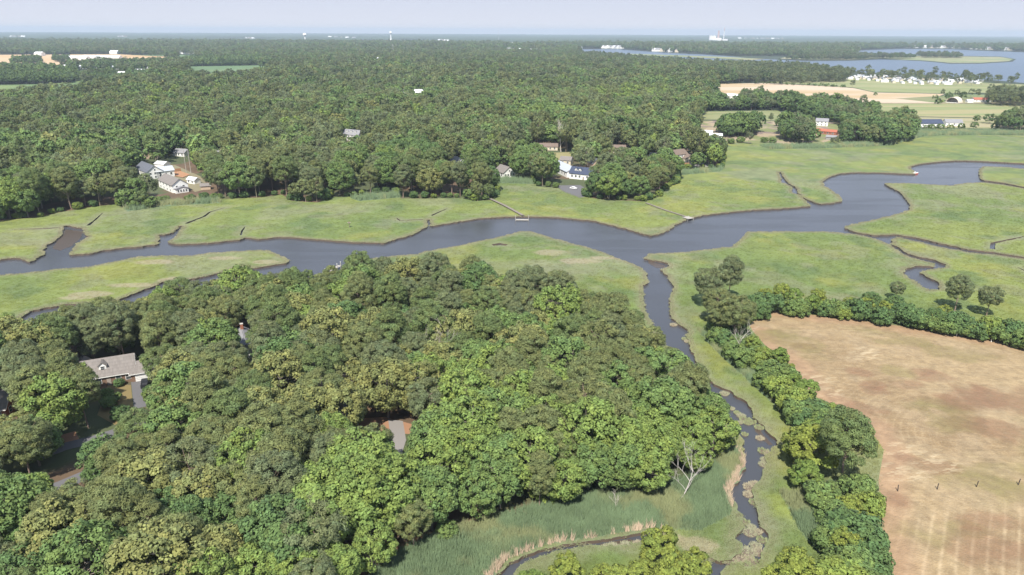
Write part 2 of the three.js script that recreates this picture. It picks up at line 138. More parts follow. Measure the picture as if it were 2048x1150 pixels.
function marshColor(x, z) {
  const wx = x + 14 * (fbm(x / 35 + 3, z / 35, 2) - 0.5), wz = z + 14 * (fbm(x / 35, z / 35 + 8, 2) - 0.5);
  const n1 = fbm(wx / 70, wz / 70, 4), n2 = fbm(wx / 26 + 40, wz / 26, 4), n3 = fbm(x / 5, z / 5, 3), n4 = fbm(wx / 44 - 30, wz / 44 + 12, 4);
  let c = mix3([0.150, 0.208, 0.060], [0.205, 0.250, 0.066], smooth(0.35, 0.65, n1));
  c = mix3(c, [0.255, 0.268, 0.066], 0.6 * smooth(0.55, 0.72, n2));            // yellow-green short grass
  c = mix3(c, [0.225, 0.248, 0.130], 0.65 * smooth(0.55, 0.70, n4));              // grey-green rush
  c = mix3(c, [0.105, 0.165, 0.06], 0.6 * smooth(0.58, 0.74, fbm(wx / 18 + 70, wz / 18 - 9, 3)));
  c = mix3(c, [0.225, 0.232, 0.140], 0.4 * smooth(0.56, 0.72, fbm(wx / 12 + 90, wz / 12, 3)));
  const f = (0.72 + 0.44 * n3) * (0.88 + 0.24 * fbm(x / 1.7 + 3, z / 1.7, 2)); c = [c[0] * f * 0.86, c[1] * f * 0.84, c[2] * f * 0.87];
  const d = bankDist(x, z);
  if (d < 6) c = mix3(c, [0.19, 0.195, 0.115], 0.55 * smooth(5, 1, d + 4 * (n3 - 0.5)));
  for (const [tx, tz, rx, rz] of thatch) { const q = ((x - tx) / rx) ** 2 + ((z - tz) / rz) ** 2; if (q < 2.2) c = mix3(c, [0.30, 0.255, 0.18], 0.6 * smooth(1.3, 0.5, q + 1.6 * (n3 - 0.5))); }
  if (insideAny(reedBeds, x, z)) c = mix3(reedCol, [0.10, 0.15, 0.085], n3);
  return c;
}
function groundColor(x, z) {
  const f = insideAny([peninsula, farBank], x, z);
  if (!f) return marshColor(x, z);
  const n = fbm(x / 9, z / 9, 4), m = fbm(x / 30 + 5, z / 30, 3);
  return mix3(mix3([0.085, 0.058, 0.034], [0.15, 0.096, 0.056], n), [0.07, 0.085, 0.035], smooth(0.44, 0.6, m));
}
{
  const TW = 1664, TH = 1150;
  const map = mapTexture(TW, TH, (i, j) => groundColor(-NX + (i + 0.5) / TW * 2 * NX, NZ1 - (j + 0.5) / TH * (NZ1 - NZ0)));
  const land = std(1, 1, 1, 0.95, { map, bumpMap: bumpOf(60, 42), bumpScale: 0.05 });
  const mud = std(0.115, 0.085, 0.062, 0.75, { bumpMap: bumpOf(90, 60), bumpScale: 0.12 });
  const s = shapeOf([[-NX, NZ0], [NX, NZ0], [NX, NZ1], [-NX, NZ1]]);
  for (const h of [creek, stream, ...ditches]) s.holes.push(new THREE.Path(h.map(([x, z]) => new THREE.Vector2(x, -z))));
  const g = new THREE.ExtrudeGeometry(s, { depth: 1.3, bevelEnabled: false, curveSegments: 1 });
  g.rotateX(-Math.PI / 2); g.translate(0, -1.3, 0); setUV(g, (x, z) => [(x + NX) / (2 * NX), (NZ1 - z) / (NZ1 - NZ0)]);
  const m = struct('marsh_ground', g, [land, mud], 'green and yellow salt marsh flats cut by the winding creek');
  // creek bed and water
  const ripple = greyTexture(512, 512, (i, j) => 0.35 + 0.65 * smooth(0.42, 0.62, fbm(i / 26, j / 7, 4)));
  const wmat = new THREE.MeshPhysicalMaterial({ roughness: 0.26, roughnessMap: ripple, metalness: 0, ior: 1.33, bumpMap: bumpOf(520, 360), bumpScale: 0.02 }); wmat.color.setRGB(0.060, 0.064, 0.074);
  const w = new THREE.PlaneGeometry(2 * NX, NZ1 - NZ0); w.rotateX(-Math.PI / 2); w.translate(0, -0.8, (NZ0 + NZ1) / 2);
  struct('creek_water', w, wmat, 'calm grey blue water of the winding tidal creek');
  const bw = new THREE.MeshPhysicalMaterial({ roughness: 0.35, metalness: 0, ior: 1.33, bumpMap: bumpOf(900, 900), bumpScale: 0.5 }); bw.color.setRGB(0.110, 0.150, 0.205);
  const b = new THREE.PlaneGeometry(9000, 7000); b.rotateX(-Math.PI / 2); b.translate(3600, -0.8, -4600);
  struct('bay_water', b, bw, 'wide blue river bay beyond the fields');
}
{ // the rest of the country, out to the horizon
  const s = shapeOf([[-30000, -20500], [30000, -20500], [30000, 3000], [-30000, 3000]]);
  s.holes.push(new THREE.Path([[-NX, NZ0], [NX, NZ0], [NX, NZ1], [-NX, NZ1]].map(([x, z]) => new THREE.Vector2(x, -z))));
  for (const h of bay) s.holes.push(new THREE.Path(h.map(([x, z]) => new THREE.Vector2(x, -z))));
  const g = new THREE.ExtrudeGeometry(s, { depth: 1.3, bevelEnabled: false }); g.rotateX(-Math.PI / 2); g.translate(0, -1.3, 0);
  setUV(g, (x, z) => [x / 6000, z / 6000]);
  const map = mapTexture(512, 512, (i, j) => { const p = (f, o) => { const x = i / 512 * f, y = j / 512 * f, xi = Math.floor(x), yi = Math.floor(y), u = x - xi, v = y - yi, h = (a, b) => hash2(((a % f) + f) % f + o, ((b % f) + f) % f + o * 3); return h(xi, yi) * (1 - u) * (1 - v) + h(xi + 1, yi) * u * (1 - v) + h(xi, yi + 1) * (1 - u) * v + h(xi + 1, yi + 1) * u * v; }; const n = 0.5 * p(12, 1) + 0.3 * p(40, 7) + 0.2 * p(120, 9); return mix3([0.024, 0.038, 0.020], [0.046, 0.066, 0.030], n); }, THREE.RepeatWrapping);
  struct('countryside_ground', g, [std(1, 1, 1, 0.95, { map }), std(0.12, 0.1, 0.07)], 'flat wooded countryside stretching to the horizon');
}
const wetMud = std(0.075, 0.055, 0.040, 0.35, { bumpMap: bumpOf(0.2, 0.2), bumpScale: 0.05 });
for (const [p, l] of [[[[-238.9,-367.2],[-232.2,-365.3],[-226.9,-363.4],[-220.7,-349.9],[-217.4,-335.6],[-218.2,-328.7],[-224.1,-332.0],[-229.5,-344.2],[-233.8,-357.3]], 'wet brown mud flat at the head of the tidal inlet'], [[[63.5,-317.1],[67.3,-312.6],[70.4,-309.7],[69.2,-306.0],[65.2,-306.6],[63.1,-312.5]], 'brown mud shelf in the notch of the side creek'], [[[42.1,-117.5],[44.7,-117.2],[47.9,-119.8],[48.9,-121.8],[49.5,-120.9],[47.9,-117.8],[44.7,-115.8],[42.0,-115.5]], 'dark mud margin in the lower creek bend'], [[[18.6,-121.6],[25.1,-123.2],[26.8,-121.9],[22.6,-120.1],[18.9,-119.7]], 'dark mud in the small muddy stream'], [[[65.8,-168.9],[67.0,-165.8],[67.5,-161.9],[67.9,-160.0],[66.7,-159.5],[66.2,-162.8],[65.3,-166.3]], 'narrow brown mud bank beside the lower creek']])
  struct('mud_flat', sheet(ragged(p, 0.8, 0.3, 31), -0.77), wetMud, l);
const noiseTint = (a, b, sx, sz, k = 4) => (x, z) => mix3(a, b, smooth(0.3, 0.7, fbm(x / sx, z / sz, k)));
function fieldSheet(name, poly, y, fn, label, W = 512) {
  const b = boxOf(poly), map = mapTexture(W, W, (i, j) => fn(b[0] + (i + 0.5) / W * (b[1] - b[0]), b[2] + (j + 0.5) / W * (b[3] - b[2])));
  return struct(name, sheet(poly, y, (x, z) => [(x - b[0]) / (b[1] - b[0]), (z - b[2]) / (b[3] - b[2])]), std(1, 1, 1, 0.95, { map, bumpMap: bumpOf((b[1] - b[0]) / 14, (b[3] - b[2]) / 14), bumpScale: 0.2 }), label);
}
const rows = (x, z, ang, gap) => 0.5 + 0.5 * Math.sin((x * Math.cos(ang) + z * Math.sin(ang)) * 2 * Math.PI / gap);
fieldSheet('pasture_strip', openFields.strip, 0.02, noiseTint([0.17, 0.20, 0.08], [0.24, 0.24, 0.11], 30, 6), 'pale green hay strip behind the yard shrubs', 256);
fieldSheet('tan_field', openFields.tan, 0.03, (x, z) => mix3([0.50, 0.40, 0.29], [0.42, 0.31, 0.17], smooth(0.45, 0.7, fbm(x / 220, z / 60, 4))), 'bare pale tan crop field beyond the tree row');
fieldSheet('green_pasture', openFields.pasture, 0.02, (x, z) => mix3(mix3([0.20, 0.235, 0.09], [0.30, 0.27, 0.13], smooth(0.4, 0.62, fbm(x / 260, z / 22, 4))), [0.33, 0.28, 0.16], 0.6 * smooth(0.55, 0.7, fbm(x / 150 + 9, z / 14, 3))), 'streaky green and straw pasture in front of the barns');
fieldSheet('stubble_field', openFields.stubble, 0.02, noiseTint([0.33, 0.29, 0.17], [0.24, 0.235, 0.11], 160, 14), 'pale stubble strip behind the dark roofed barn', 256);
fieldSheet('farm_yard_grass', [[617,-1184],[723,-1237],[758,-1274],[891,-1266],[772,-1092],[646,-1110]], 0.06, noiseTint([0.15, 0.19, 0.07], [0.25, 0.22, 0.12], 60, 30), 'rough green grass around the hangar and sheds', 128);
fieldSheet('salt_meadow', openFields.salt, 0.02, noiseTint([0.19, 0.225, 0.085], [0.27, 0.27, 0.13], 150, 40), 'green salt meadow in front of the mobile homes', 256);
fieldSheet('yard_ground', openFields.yard, 0.015, (x, z) => mix3(mix3([0.17, 0.19, 0.07], [0.33, 0.26, 0.17], smooth(0.42, 0.6, fbm(x / 18, z / 30, 4))), [0.20, 0.15, 0.13], smooth(0.62, 0.7, fbm(x / 12 + 4, z / 10, 3))), 'patchy lawn and bare earth around the yard trees', 256);
fieldSheet('wheat_field', openFields.wheat, 0.03, noiseTint([0.47, 0.31, 0.15], [0.52, 0.37, 0.22], 300, 120), 'ripe golden wheat field around the white farm sheds', 256);
fieldSheet('bean_field', openFields.beans, 0.05, noiseTint([0.10, 0.17, 0.07], [0.15, 0.21, 0.08], 200, 90), 'green field in front of the row of white houses', 128);
fieldSheet('green_crop_field', openFields.greens, 0.03, noiseTint([0.085, 0.155, 0.055], [0.17, 0.22, 0.075], 160, 60), 'green crop field curving round the dense wood', 256);
fieldSheet('meadow_field', openFields.meadow, 0.03, noiseTint([0.10, 0.17, 0.07], [0.13, 0.19, 0.08], 160, 60), 'flat green field between two woods', 128);
for (const [p, l] of [[[[538,-3597],[713,-3397],[918,-3162],[993,-2945],[899,-2831],[798,-3029],[661,-3253],[527,-3370]], 'thin green salt marsh strip along the bay shore'], [[[1598,-4033],[1742,-3873],[1791,-3556],[1887,-3427],[2043,-3381],[2170,-3333],[2061,-3080],[1896,-2854],[1672,-2670],[1557,-2657],[1581,-2864],[1505,-3065],[1312,-2907],[1148,-2886],[1075,-3009],[1313,-3486]], 'low green marsh point reaching into the bay']])
  fieldSheet('shore_marsh', p, 0.04, noiseTint([0.19, 0.23, 0.10], [0.29, 0.27, 0.15], 120, 60), l, 128);
{ // mown field: swaths, straw, patches of bare and green
  const patches = [[135.2,-223.7,9,4,1],[128.0,-200.8,4,3,0],[108.6,-200.3,4,3,0],[108.4,-191.9,4,3,0],[107.5,-188.1,4,3,0],[119.9,-192.0,5,3,0],[131.4,-197.1,6,4,0],[101.0,-177.4,6.5,4,0],[121.9,-201.1,5,4,1],[98.9,-230.2,8,6,1],[98.0,-220.8,5,3,0],[94.4,-224.9,12,9,1],[149.2,-215.4,14,7,1],[124.5,-178.4,8,6,1],[123.9,-171.5,6,5,0],[134.3,-182.9,12,9,0],[140.1,-183.0,14,10,0],[118.0,-172.0,10,8,1],[109.4,-142.1,10,5,1],[116.7,-138.9,8,6,1],[86.4,-125.5,7,5,1],[97.3,-125.9,5,3,1],[104.1,-129.0,7,4,0],[99.6,-119.4,8,6,0],[87.4,-135.9,5,4,0],[132.3,-166.4,9,7,0],[117.7,-147.9,10,4,1],[101.8,-149.8,8,4,0]];
  const streak = [[116.8,-212.0],[113.5,-213.1],[117.6,-216.2],[94.3,-195.0],[90.1,-196.0],[94.0,-187.0],[90.0,-191.7],[99.3,-156.9],[103.5,-152.9],[106.3,-149.0],[92.1,-147.6],[95.9,-145.6]];
  const [cx, cz] = [127.7,-155.6], [hx, hz] = [84.2,-129.7], [tx, tz] = [91.2,-143.6];
  const fn = (x, z) => {
    const n1 = fbm(x / 28, z / 28, 4), n2 = fbm(x / 7 + 9, z / 7, 4), n3 = fbm(x / 1.6, z / 1.6, 2);
    let c = mix3([0.335, 0.235, 0.140], [0.425, 0.315, 0.195], smooth(0.3, 0.7, n1));
    c = mix3(c, [0.27, 0.225, 0.105], 0.75 * smooth(0.52, 0.68, fbm(x / 34 + 50, z / 26, 4)));
    c = mix3(c, [0.46, 0.36, 0.26], 0.3 * smooth(0.5, 0.7, n2));
    const d0 = Math.hypot(x - cx, z - cz), wob = 2.2 * (fbm(x / 12, z / 12, 2) - 0.5);
    // swaths: straight down the field, along the headland, and in a turning arc
    const near = smooth(hz - 8, hz + 4, z + 6 * (n1 - 0.5)), arc = smooth(56, 46, d0) * (1 - near) * smooth(10, 24, d0) * smooth(cx - 48, cx - 20, x), head = (1 - near) * (1 - arc) * smooth(tz - 20, tz - 6, z + 8 * (n1 - 0.5));
    const s1 = rows(x + wob * 0.35, z, 0.60, 2.6), s2 = rows(x, z + wob, Math.PI / 2 + 0.05, 1.9), s3 = 0.5 + 0.5 * Math.sin(d0 * 2 * Math.PI / 1.7 + wob);
    const spk = hash2(Math.floor(x * 4.6), Math.floor(z * 4.6)); c = mix3(c, [0.54, 0.43, 0.30], 0.32 * smooth(0.72, 1, spk)); c = mix3(c, [0.22, 0.15, 0.09], 0.28 * smooth(0.28, 0, spk));
    const str = near * Math.pow(s1, 6) * 1.25 + head * Math.pow(s2, 5) * smooth(0.35, 0.6, n2) + 0.6 * arc * Math.pow(s3, 4);
    const fine = fbm((x * 0.83 + z * 0.56) / 0.9, (z * 0.83 - x * 0.56) / 7, 3), fine2 = fbm(x / 6 + 30, z / 0.8, 3); c = mix3(c, [0.52, 0.41, 0.285], 0.22 * smooth(0.52, 0.72, fine * near + fine2 * (1 - near))); c = mix3(c, [0.25, 0.17, 0.10], 0.25 * smooth(0.56, 0.72, fbm(x / 2.6 + 11, z / 1.7, 3)));
    c = mix3(c, [0.58, 0.45, 0.31], clamp((0.32 + 0.3 * near) * str * (0.2 + 1.1 * n3)));
    const edge = edgeD(x, z); c = mix3(c, [0.44, 0.285, 0.195], 0.7 * smooth(9, 3, edge + 4 * (n2 - 0.5)));
    for (const [px, pz, rx, rz, k] of patches) { const q = ((x - px) / rx) ** 2 + ((z - pz) / rz) ** 2; if (q < 3) c = mix3(c, k ? [0.235, 0.205, 0.085] : [0.245, 0.130, 0.085], 0.5 * smooth(1.4, 0.2, q + 3.0 * (n2 - 0.5)) * (0.6 + 0.6 * n3)); }
    for (const [px, pz] of streak) { const q = Math.hypot((x - px) / 6, (z - pz + (x - px) * 0.35) / 4); if (q < 1.4) { const v = fbm((x - px) / 2.2 + (z - pz) * 0.3, (z - pz) / 0.8, 3); c = mix3(c, [0.70, 0.58, 0.43], 0.42 * smooth(1.3, 0.3, q) * smooth(0.55, 0.68, v)); } }
    const f = 0.57 + 0.28 * n3; return [c[0] * f, c[1] * f * 0.985, c[2] * f * 0.86];
  };
  const edgePoly = field.filter((_, i) => i < 8 || i > 9), edgeD = (x, z) => { let m = 1e9; for (let i = 0; i + 1 < edgePoly.length; i++) { if (i === 7) continue; const [ax, az] = edgePoly[i], [bx, bz] = edgePoly[i + 1], dx = bx - ax, dz = bz - az, t = clamp(((x - ax) * dx + (z - az) * dz) / (dx * dx + dz * dz)); m = Math.min(m, (x - ax - t * dx) ** 2 + (z - az - t * dz) ** 2); } return Math.sqrt(m); };
  fieldSheet('mown_field', field, 0.012, fn, 'mown tan hay field with straw swaths inside the hedgerow', 1200);
}
// roads and drives
const asphalt = std(0.125, 0.122, 0.128, 0.9, { bumpMap: bumpOf(1, 1), bumpScale: 0.02 }), gravel = std(0.23, 0.215, 0.205, 0.95), litter = std(0.30, 0.165, 0.095, 0.95);
const road1 = [[-117.6,-128.2],[-110.5,-134.0],[-104.9,-139.6],[-99.3,-146.5],[-96.4,-151.5]], road2 = [[-117.2,-151.9],[-113.6,-156.3],[-107.9,-159.9],[-103.5,-163.8],[-98.5,-170.0],[-105.1,-177.1],[-112.2,-189.7]];
struct('lane_road', sheet(ribbon(road1, 4.6), 0.02), asphalt, 'grey lane crossing the shaded clearing');
struct('upper_road', sheet(ribbon(road2.slice(0, 5), 4.2), 0.024), asphalt, 'grey lane curving behind the big rounded oak');
const driveA = [[-114.6,-191.6],[-110.5,-192.9],[-102.5,-177.1],[-105.6,-175.4]], driveB = [[-33.7,-170.6],[-29.5,-169.6],[-27.3,-160.1],[-27.6,-149.9],[-29.6,-148.8],[-31.2,-160.0]], yardB = [[-44.1,-170.5],[-34.7,-171.7],[-26.0,-167.6],[-26.4,-163.0],[-33.3,-163.4],[-41.1,-165.9]], yardA = [[-120.6,-189.6],[-113.7,-189.7],[-104.0,-172.1],[-106.4,-166.8],[-114.0,-172.0]];
struct('driveway', sheet(driveA, 0.03), asphalt, 'grey driveway in front of the shingled house garage');
struct('driveway', sheet(driveB, 0.03), gravel, 'pale driveway bend in the middle of the wood');
struct('leaf_litter_yard', sheet(yardB, 0.02), litter, 'bare orange brown pine litter beside the pale drive');
struct('lawn_patch', sheet(yardA, 0.02), std(0.19, 0.145, 0.06, 0.95), 'dry ochre lawn beside the driveway');
struct('road_verge', sheet([[-120.8,-159.3],[-115.3,-163.7],[-111.5,-159.3],[-117.0,-154.6]], 0.016), litter, 'orange earth verge above the lane');
struct('driveway', sheet([[30.0,-484.2],[46.7,-486.3],[53.9,-457.7],[43.1,-445.6],[34.1,-463.4]], 0.03), asphalt, 'dark asphalt parking area beside the white car');
struct('driveway', sheet([[145.0,-585.4],[150.9,-580.8],[163.8,-560.6],[147.3,-558.0],[138.3,-566.6]], 0.03), gravel, 'pale drive beside the white two storey house');

// ---------------------------------------------------------------- trees
class Soup { // collects loose triangles with normals and tones
  constructor() { this.p = []; this.n = []; this.c = []; this.i = []; }
  vert(x, y, z, nx, ny, nz, c) { this.p.push(x, y, z); this.n.push(nx, ny, nz); this.c.push(c[0], c[1], c[2]); return this.p.length / 3 - 1; }
  cone(a, b, ra, rb, k, c) { // tapered limb
    const A = new THREE.Vector3(...a), B = new THREE.Vector3(...b), d = B.clone().sub(A).normalize(), u = new THREE.Vector3(Math.abs(d.y) > 0.9 ? 1 : 0, Math.abs(d.y) > 0.9 ? 0 : 1, 0).cross(d).normalize(), v = d.clone().cross(u), s = [];
    for (let q = 0; q < k; q++) { const t = q / k * 2 * Math.PI, n = u.clone().multiplyScalar(Math.cos(t)).addScaledVector(v, Math.sin(t)); s.push([this.vert(A.x + n.x * ra, A.y + n.y * ra, A.z + n.z * ra, n.x, n.y, n.z, c), this.vert(B.x + n.x * rb, B.y + n.y * rb, B.z + n.z * rb, n.x, n.y, n.z, c)]); }
    for (let q = 0; q < k; q++) { const [a0, b0] = s[q], [a1, b1] = s[(q + 1) % k]; this.i.push(a0, a1, b0, a1, b1, b0); }
  }
  geometry() { const g = new THREE.BufferGeometry(); g.setAttribute('position', new THREE.Float32BufferAttribute(this.p, 3)); g.setAttribute('normal', new THREE.Float32BufferAttribute(this.n, 3)); g.setAttribute('color', new THREE.Float32BufferAttribute(this.c, 3)); g.setIndex(this.i); return g; }
}
// A crown of leaf sprays gathered in lobes. o: h height, r radius, base crown base height, lobes, lr lobe radius, cards per lobe, size, needle
function buildTree(seed, o) {
  const R = rng(seed), leaf = new Soup(), wood = new Soup(), V = (o.h - o.base) / 2, cy = o.base + V;
  const lobes = [], lean = [(R() - 0.5) * 0.12 * o.h, (R() - 0.5) * 0.12 * o.h];
  const gauss = () => R() + R() + R() - 1.5;
  for (let t = 0; lobes.length < o.lobes && t < 2400; t++) {
    const az = R() * 2 * Math.PI, sy = o.flat ? -0.55 + 1.5 * R() : -0.75 + 1.7 * R(), cl = Math.sqrt(Math.max(0, 1 - Math.min(1, sy * sy))), rad = 0.74 + 0.26 * Math.sqrt(R()), k = R() < 0.14 ? 0.5 : 1;
    const rr = o.r * (0.72 + 0.5 * noise(az * 1.1 + seed, sy * 1.6 + seed)) * k;
    const p = [Math.cos(az) * cl * rr * rad, cy + sy * V * (0.74 + 0.22 * R()), Math.sin(az) * cl * rr * rad];
    p[0] += lean[0] * p[1] / o.h; p[2] += lean[1] * p[1] / o.h;
    const lr = o.lr * (0.72 + 0.6 * R());
    if (lobes.some((q) => Math.hypot(q.p[0] - p[0], q.p[1] - p[1], q.p[2] - p[2]) < 0.55 * Math.min(lr, q.lr))) continue;
    lobes.push({ p, lr, tone: 0.84 + 0.32 * R(), warm: (R() - 0.5) * 0.14 });
  }
  for (const l of lobes) {
    const n = Math.round(o.cards * (l.lr / o.lr) ** 2), out = new THREE.Vector3(l.p[0], (l.p[1] - cy) * 1.1 + 0.35 * V, l.p[2]).normalize();
    for (let q = 0; q < n; q++) {
      const d = new THREE.Vector3(gauss(), gauss(), gauss()).normalize();
      if (d.y < -0.35 && R() < 0.75) d.y *= -1;
      if (d.dot(out) < -0.25 && R() < 0.7) d.multiplyScalar(-1);
      const s = l.lr * (0.72 + 0.40 * R()), px = l.p[0] + d.x * s, py = l.p[1] + d.y * s * (o.squash ?? 0.8), pz = l.p[2] + d.z * s;
      const n0 = new THREE.Vector3(d.x + gauss() * 0.8, d.y + 0.35 + gauss() * 0.8, d.z + gauss() * 0.8).normalize();
      const u = new THREE.Vector3(gauss(), gauss(), gauss()).cross(n0).normalize(), v = n0.clone().cross(u);
      const sz = o.size * (0.6 + 0.8 * R()), t = l.tone * (0.62 + 0.76 * R()), c = [t * (1 + l.warm), t, t * (1 - l.warm)];
      const N = n0.clone().multiplyScalar(0.9).addScaledVector(d, 0.3).addScaledVector(out, 0.35).normalize();
      const put = (a, b) => leaf.vert(px + u.x * a * sz + v.x * b * sz, py + u.y * a * sz + v.y * b * sz, pz + u.z * a * sz + v.z * b * sz, N.x, N.y, N.z, c);
      if (o.needle) { const a = put(-0.22, -0.5), b = put(0.22, -0.42), e = put(0.05 * gauss(), 0.85); leaf.i.push(a, b, e); }
      else { const a = put(-0.5, -0.1 + 0.3 * gauss()), b = put(0.05, -0.5), e = put(0.5, 0.1 + 0.3 * gauss()), f = put(-0.05, 0.55); leaf.i.push(a, b, e, a, e, f); }
    }
  }
  const W = [1, 1, 1], top = [lean[0] * 0.9, o.base + V * 1.35, lean[1] * 0.9], k = o.sides ?? 7, w = o.trunk;
  let prev = [0, -0.15, 0], pr = w * 1.25;
  for (let s = 1; s <= 4; s++) { const t = s / 4, b = [top[0] * t + (R() - 0.5) * 0.25, top[1] * t, top[2] * t + (R() - 0.5) * 0.25], rr = w * (1 - 0.72 * t); wood.cone(prev, b, pr, rr, k, W); prev = b; pr = rr; }
  for (const l of lobes) if (R() < (o.limbs ?? 0.7) * 0.4) { const t = clamp((l.p[1] - 1.2 - 0.5 * R() * V) / top[1], 0.3, 0.95), s = [top[0] * t, top[1] * t, top[2] * t]; const m = [(s[0] + l.p[0]) / 2, (s[1] + l.p[1]) / 2 - 0.3, (s[2] + l.p[2]) / 2]; wood.cone(s, m, w * 0.36, w * 0.24, 4, W); wood.cone(m, l.p, w * 0.24, w * 0.09, 4, W); }
  return { leaf, wood, h: o.h, r: o.r };
}
const pineShape = (s, q = 1) => ({ h: [17, 18.5, 20][s % 3], r: [5.9, 5.4, 4.4][s % 3], base: 6.2 - (s % 2), lobes: Math.round(150 * Math.pow(q, 0.45)), lr: 0.98 / Math.pow(q, 0.14), cards: Math.round(88 * Math.pow(q, 0.55)), size: 0.44 / Math.pow(q, 0.42), needle: true, trunk: 0.25, limbs: 0.6, squash: 0.75 });
const leafyShape = (s, q = 1) => ({ h: 15.5 + (s % 3) * 1.3, r: 6.2 + 0.6 * (s % 3), base: 2.6, lobes: Math.round(170 * Math.pow(q, 0.45)), lr: 1.08 / Math.pow(q, 0.14), cards: Math.round(58 * Math.pow(q, 0.55)), size: 0.48 / Math.pow(q, 0.42), trunk: 0.28, limbs: 0.5, squash: 0.85 });
const youngShape = (s, q = 1) => ({ h: 9 + (s % 2), r: 3.9, base: 1.2, lobes: Math.round(80 * Math.pow(q, 0.45)), lr: 0.8, cards: Math.round(62 * Math.pow(q, 0.7)), size: 0.42 / Math.pow(q, 0.42), trunk: 0.16, limbs: 0.8 });
const shrubShape = (s, q = 1) => ({ h: 4.6, r: 3.0, base: 0.1, lobes: Math.round(60 * Math.pow(q, 0.45)), lr: 0.72, cards: Math.round(58 * Math.pow(q, 0.7)), size: 0.38 / Math.pow(q, 0.42), trunk: 0.1, limbs: 0.4, squash: 0.9 });
const kinds = { pine: { make: pineShape, n: 6, name: 'pine_tree' }, leafy: { make: leafyShape, n: 6, name: 'broadleaf_tree' }, young: { make: youngShape, n: 3, name: 'young_tree' }, shrub: { make: shrubShape, n: 3, name: 'shrub' } };
for (const [k, q] of Object.entries(kinds)) q.variants = Array.from({ length: q.n }, (_, i) => { const t = buildTree(1000 + 37 * i + k.length * 501 + k.charCodeAt(0), q.make(i)); return { leaf: t.leaf.geometry(), wood: t.wood.geometry(), h: t.h, r: t.r }; });
const foliage = (r, g, b) => { const m = new THREE.MeshPhysicalMaterial({ roughness: 1, metalness: 0, vertexColors: true, side: THREE.DoubleSide, transmission: 0.26, thickness: 0, specularIntensity: 0.3 }); m.color.setRGB(r, g, b); return m; };
const tints = {
  pine: [['olive', foliage(0.182, 0.212, 0.086)], ['grey green', foliage(0.165, 0.198, 0.096)], ['dull green', foliage(0.152, 0.202, 0.077)]],
  leafy: [['mid green', foliage(0.154, 0.228, 0.074)], ['deep green', foliage(0.118, 0.186, 0.066)], ['bright green', foliage(0.194, 0.266, 0.072)], ['yellowish olive', foliage(0.226, 0.242, 0.088)]],
  young: [['lime green', foliage(0.205, 0.250, 0.055)], ['fresh green', foliage(0.155, 0.225, 0.055)]],
  shrub: [['dark green', foliage(0.105, 0.172, 0.062)], ['mid green', foliage(0.152, 0.218, 0.068)], ['light green', foliage(0.200, 0.260, 0.062)]],
};
const bark = { pine: std(0.23, 0.17, 0.135, 0.95), leafy: std(0.20, 0.175, 0.15, 0.95), young: std(0.25, 0.22, 0.18, 0.95), shrub: std(0.13, 0.10, 0.075, 0.95) };
const plan = [];                                             // every single tree: { kind, x, z, s, turn, v, t, where }
const views = [];                                            // [x, y, z, clear radius]: what the drone sees through gaps in the wood
const clearings = [];                                        // outlines without tree bases
function hides(x, z, kind, s) { const q = kinds[kind].variants[0], cy = q.h * s * 0.62, cr = q.r * s * 0.95; for (const [vx, vy, vz, pad] of views) { const gap = Math.abs(vx - x) + Math.abs(vz - z); if (gap > 0.28 * Math.abs(vz) + 20) continue; const dx = vx - EYE.x, dy = vy - EYE.y, dz = vz - EYE.z, L2 = dx * dx + dy * dy + dz * dz, t = clamp((x * dx + (cy - EYE.y) * dy + z * dz) / L2); const px = EYE.x + dx * t - x, py = (EYE.y + dy * t - cy) * cr / (q.h * s * 0.42), pz = EYE.z + dz * t - z; if (Math.hypot(px, py, pz) < cr + pad) return true; } return false; }
const cellOf = new Map(), CELL = 6;
function near(x, z, d) { const a = Math.ceil(d / CELL), ci = Math.floor(x / CELL), cj = Math.floor(z / CELL); for (let i = ci - a; i <= ci + a; i++) for (let j = cj - a; j <= cj + a; j++) for (const t of cellOf.get(i * 100003 + j) ?? []) if (Math.hypot(t.x - x, t.z - z) < d * Math.sqrt(t.s)) return true; return false; }
const PR = rng(77);
function plant(kind, x, z, s, t, where) { const e = { kind, x, z, s, turn: PR() * 6.283, v: Math.floor(PR() * kinds[kind].n), t, where }; plan.push(e); const k = Math.floor(x / CELL) * 100003 + Math.floor(z / CELL); if (!cellOf.has(k)) cellOf.set(k, []); cellOf.get(k).push(e); return e; }

// ---- what must stay visible between the trees (filled again by the houses below)
const seeThrough = (pts, y, pad = 0.5) => { for (const [x, z] of pts) views.push([x, y, z, pad]); };

// ---------------------------------------------------------------- buildings
const paint = { white: std(0.80, 0.80, 0.78, 0.7), cream: std(0.62, 0.55, 0.43, 0.8), tan: std(0.48, 0.37, 0.27, 0.85), brown: std(0.20, 0.125, 0.085, 0.85), brick: std(0.30, 0.12, 0.075, 0.9), grey: std(0.30, 0.29, 0.29, 0.85), deck: std(0.36, 0.19, 0.10, 0.85), glass: std(0.04, 0.05, 0.06, 0.12), door: std(0.35, 0.30, 0.26, 0.6), concrete: std(0.45, 0.43, 0.40, 0.9) };
function shingle(r, g, b, seed) { const t = mapTexture(128, 128, (i, j) => { const k = 0.86 + 0.20 * hash2(Math.floor(i / 6) + (j >> 2) * 31 + seed, (j >> 2) + seed) + 0.06 * hash2(i, j), e = (j % 4 === 0) ? 0.90 : 1; return [r * k * e, g * k * e, b * k * e]; }, THREE.RepeatWrapping); t.repeat.set(0.12, 0.12); return std(1, 1, 1, 0.9, { map: t }); }
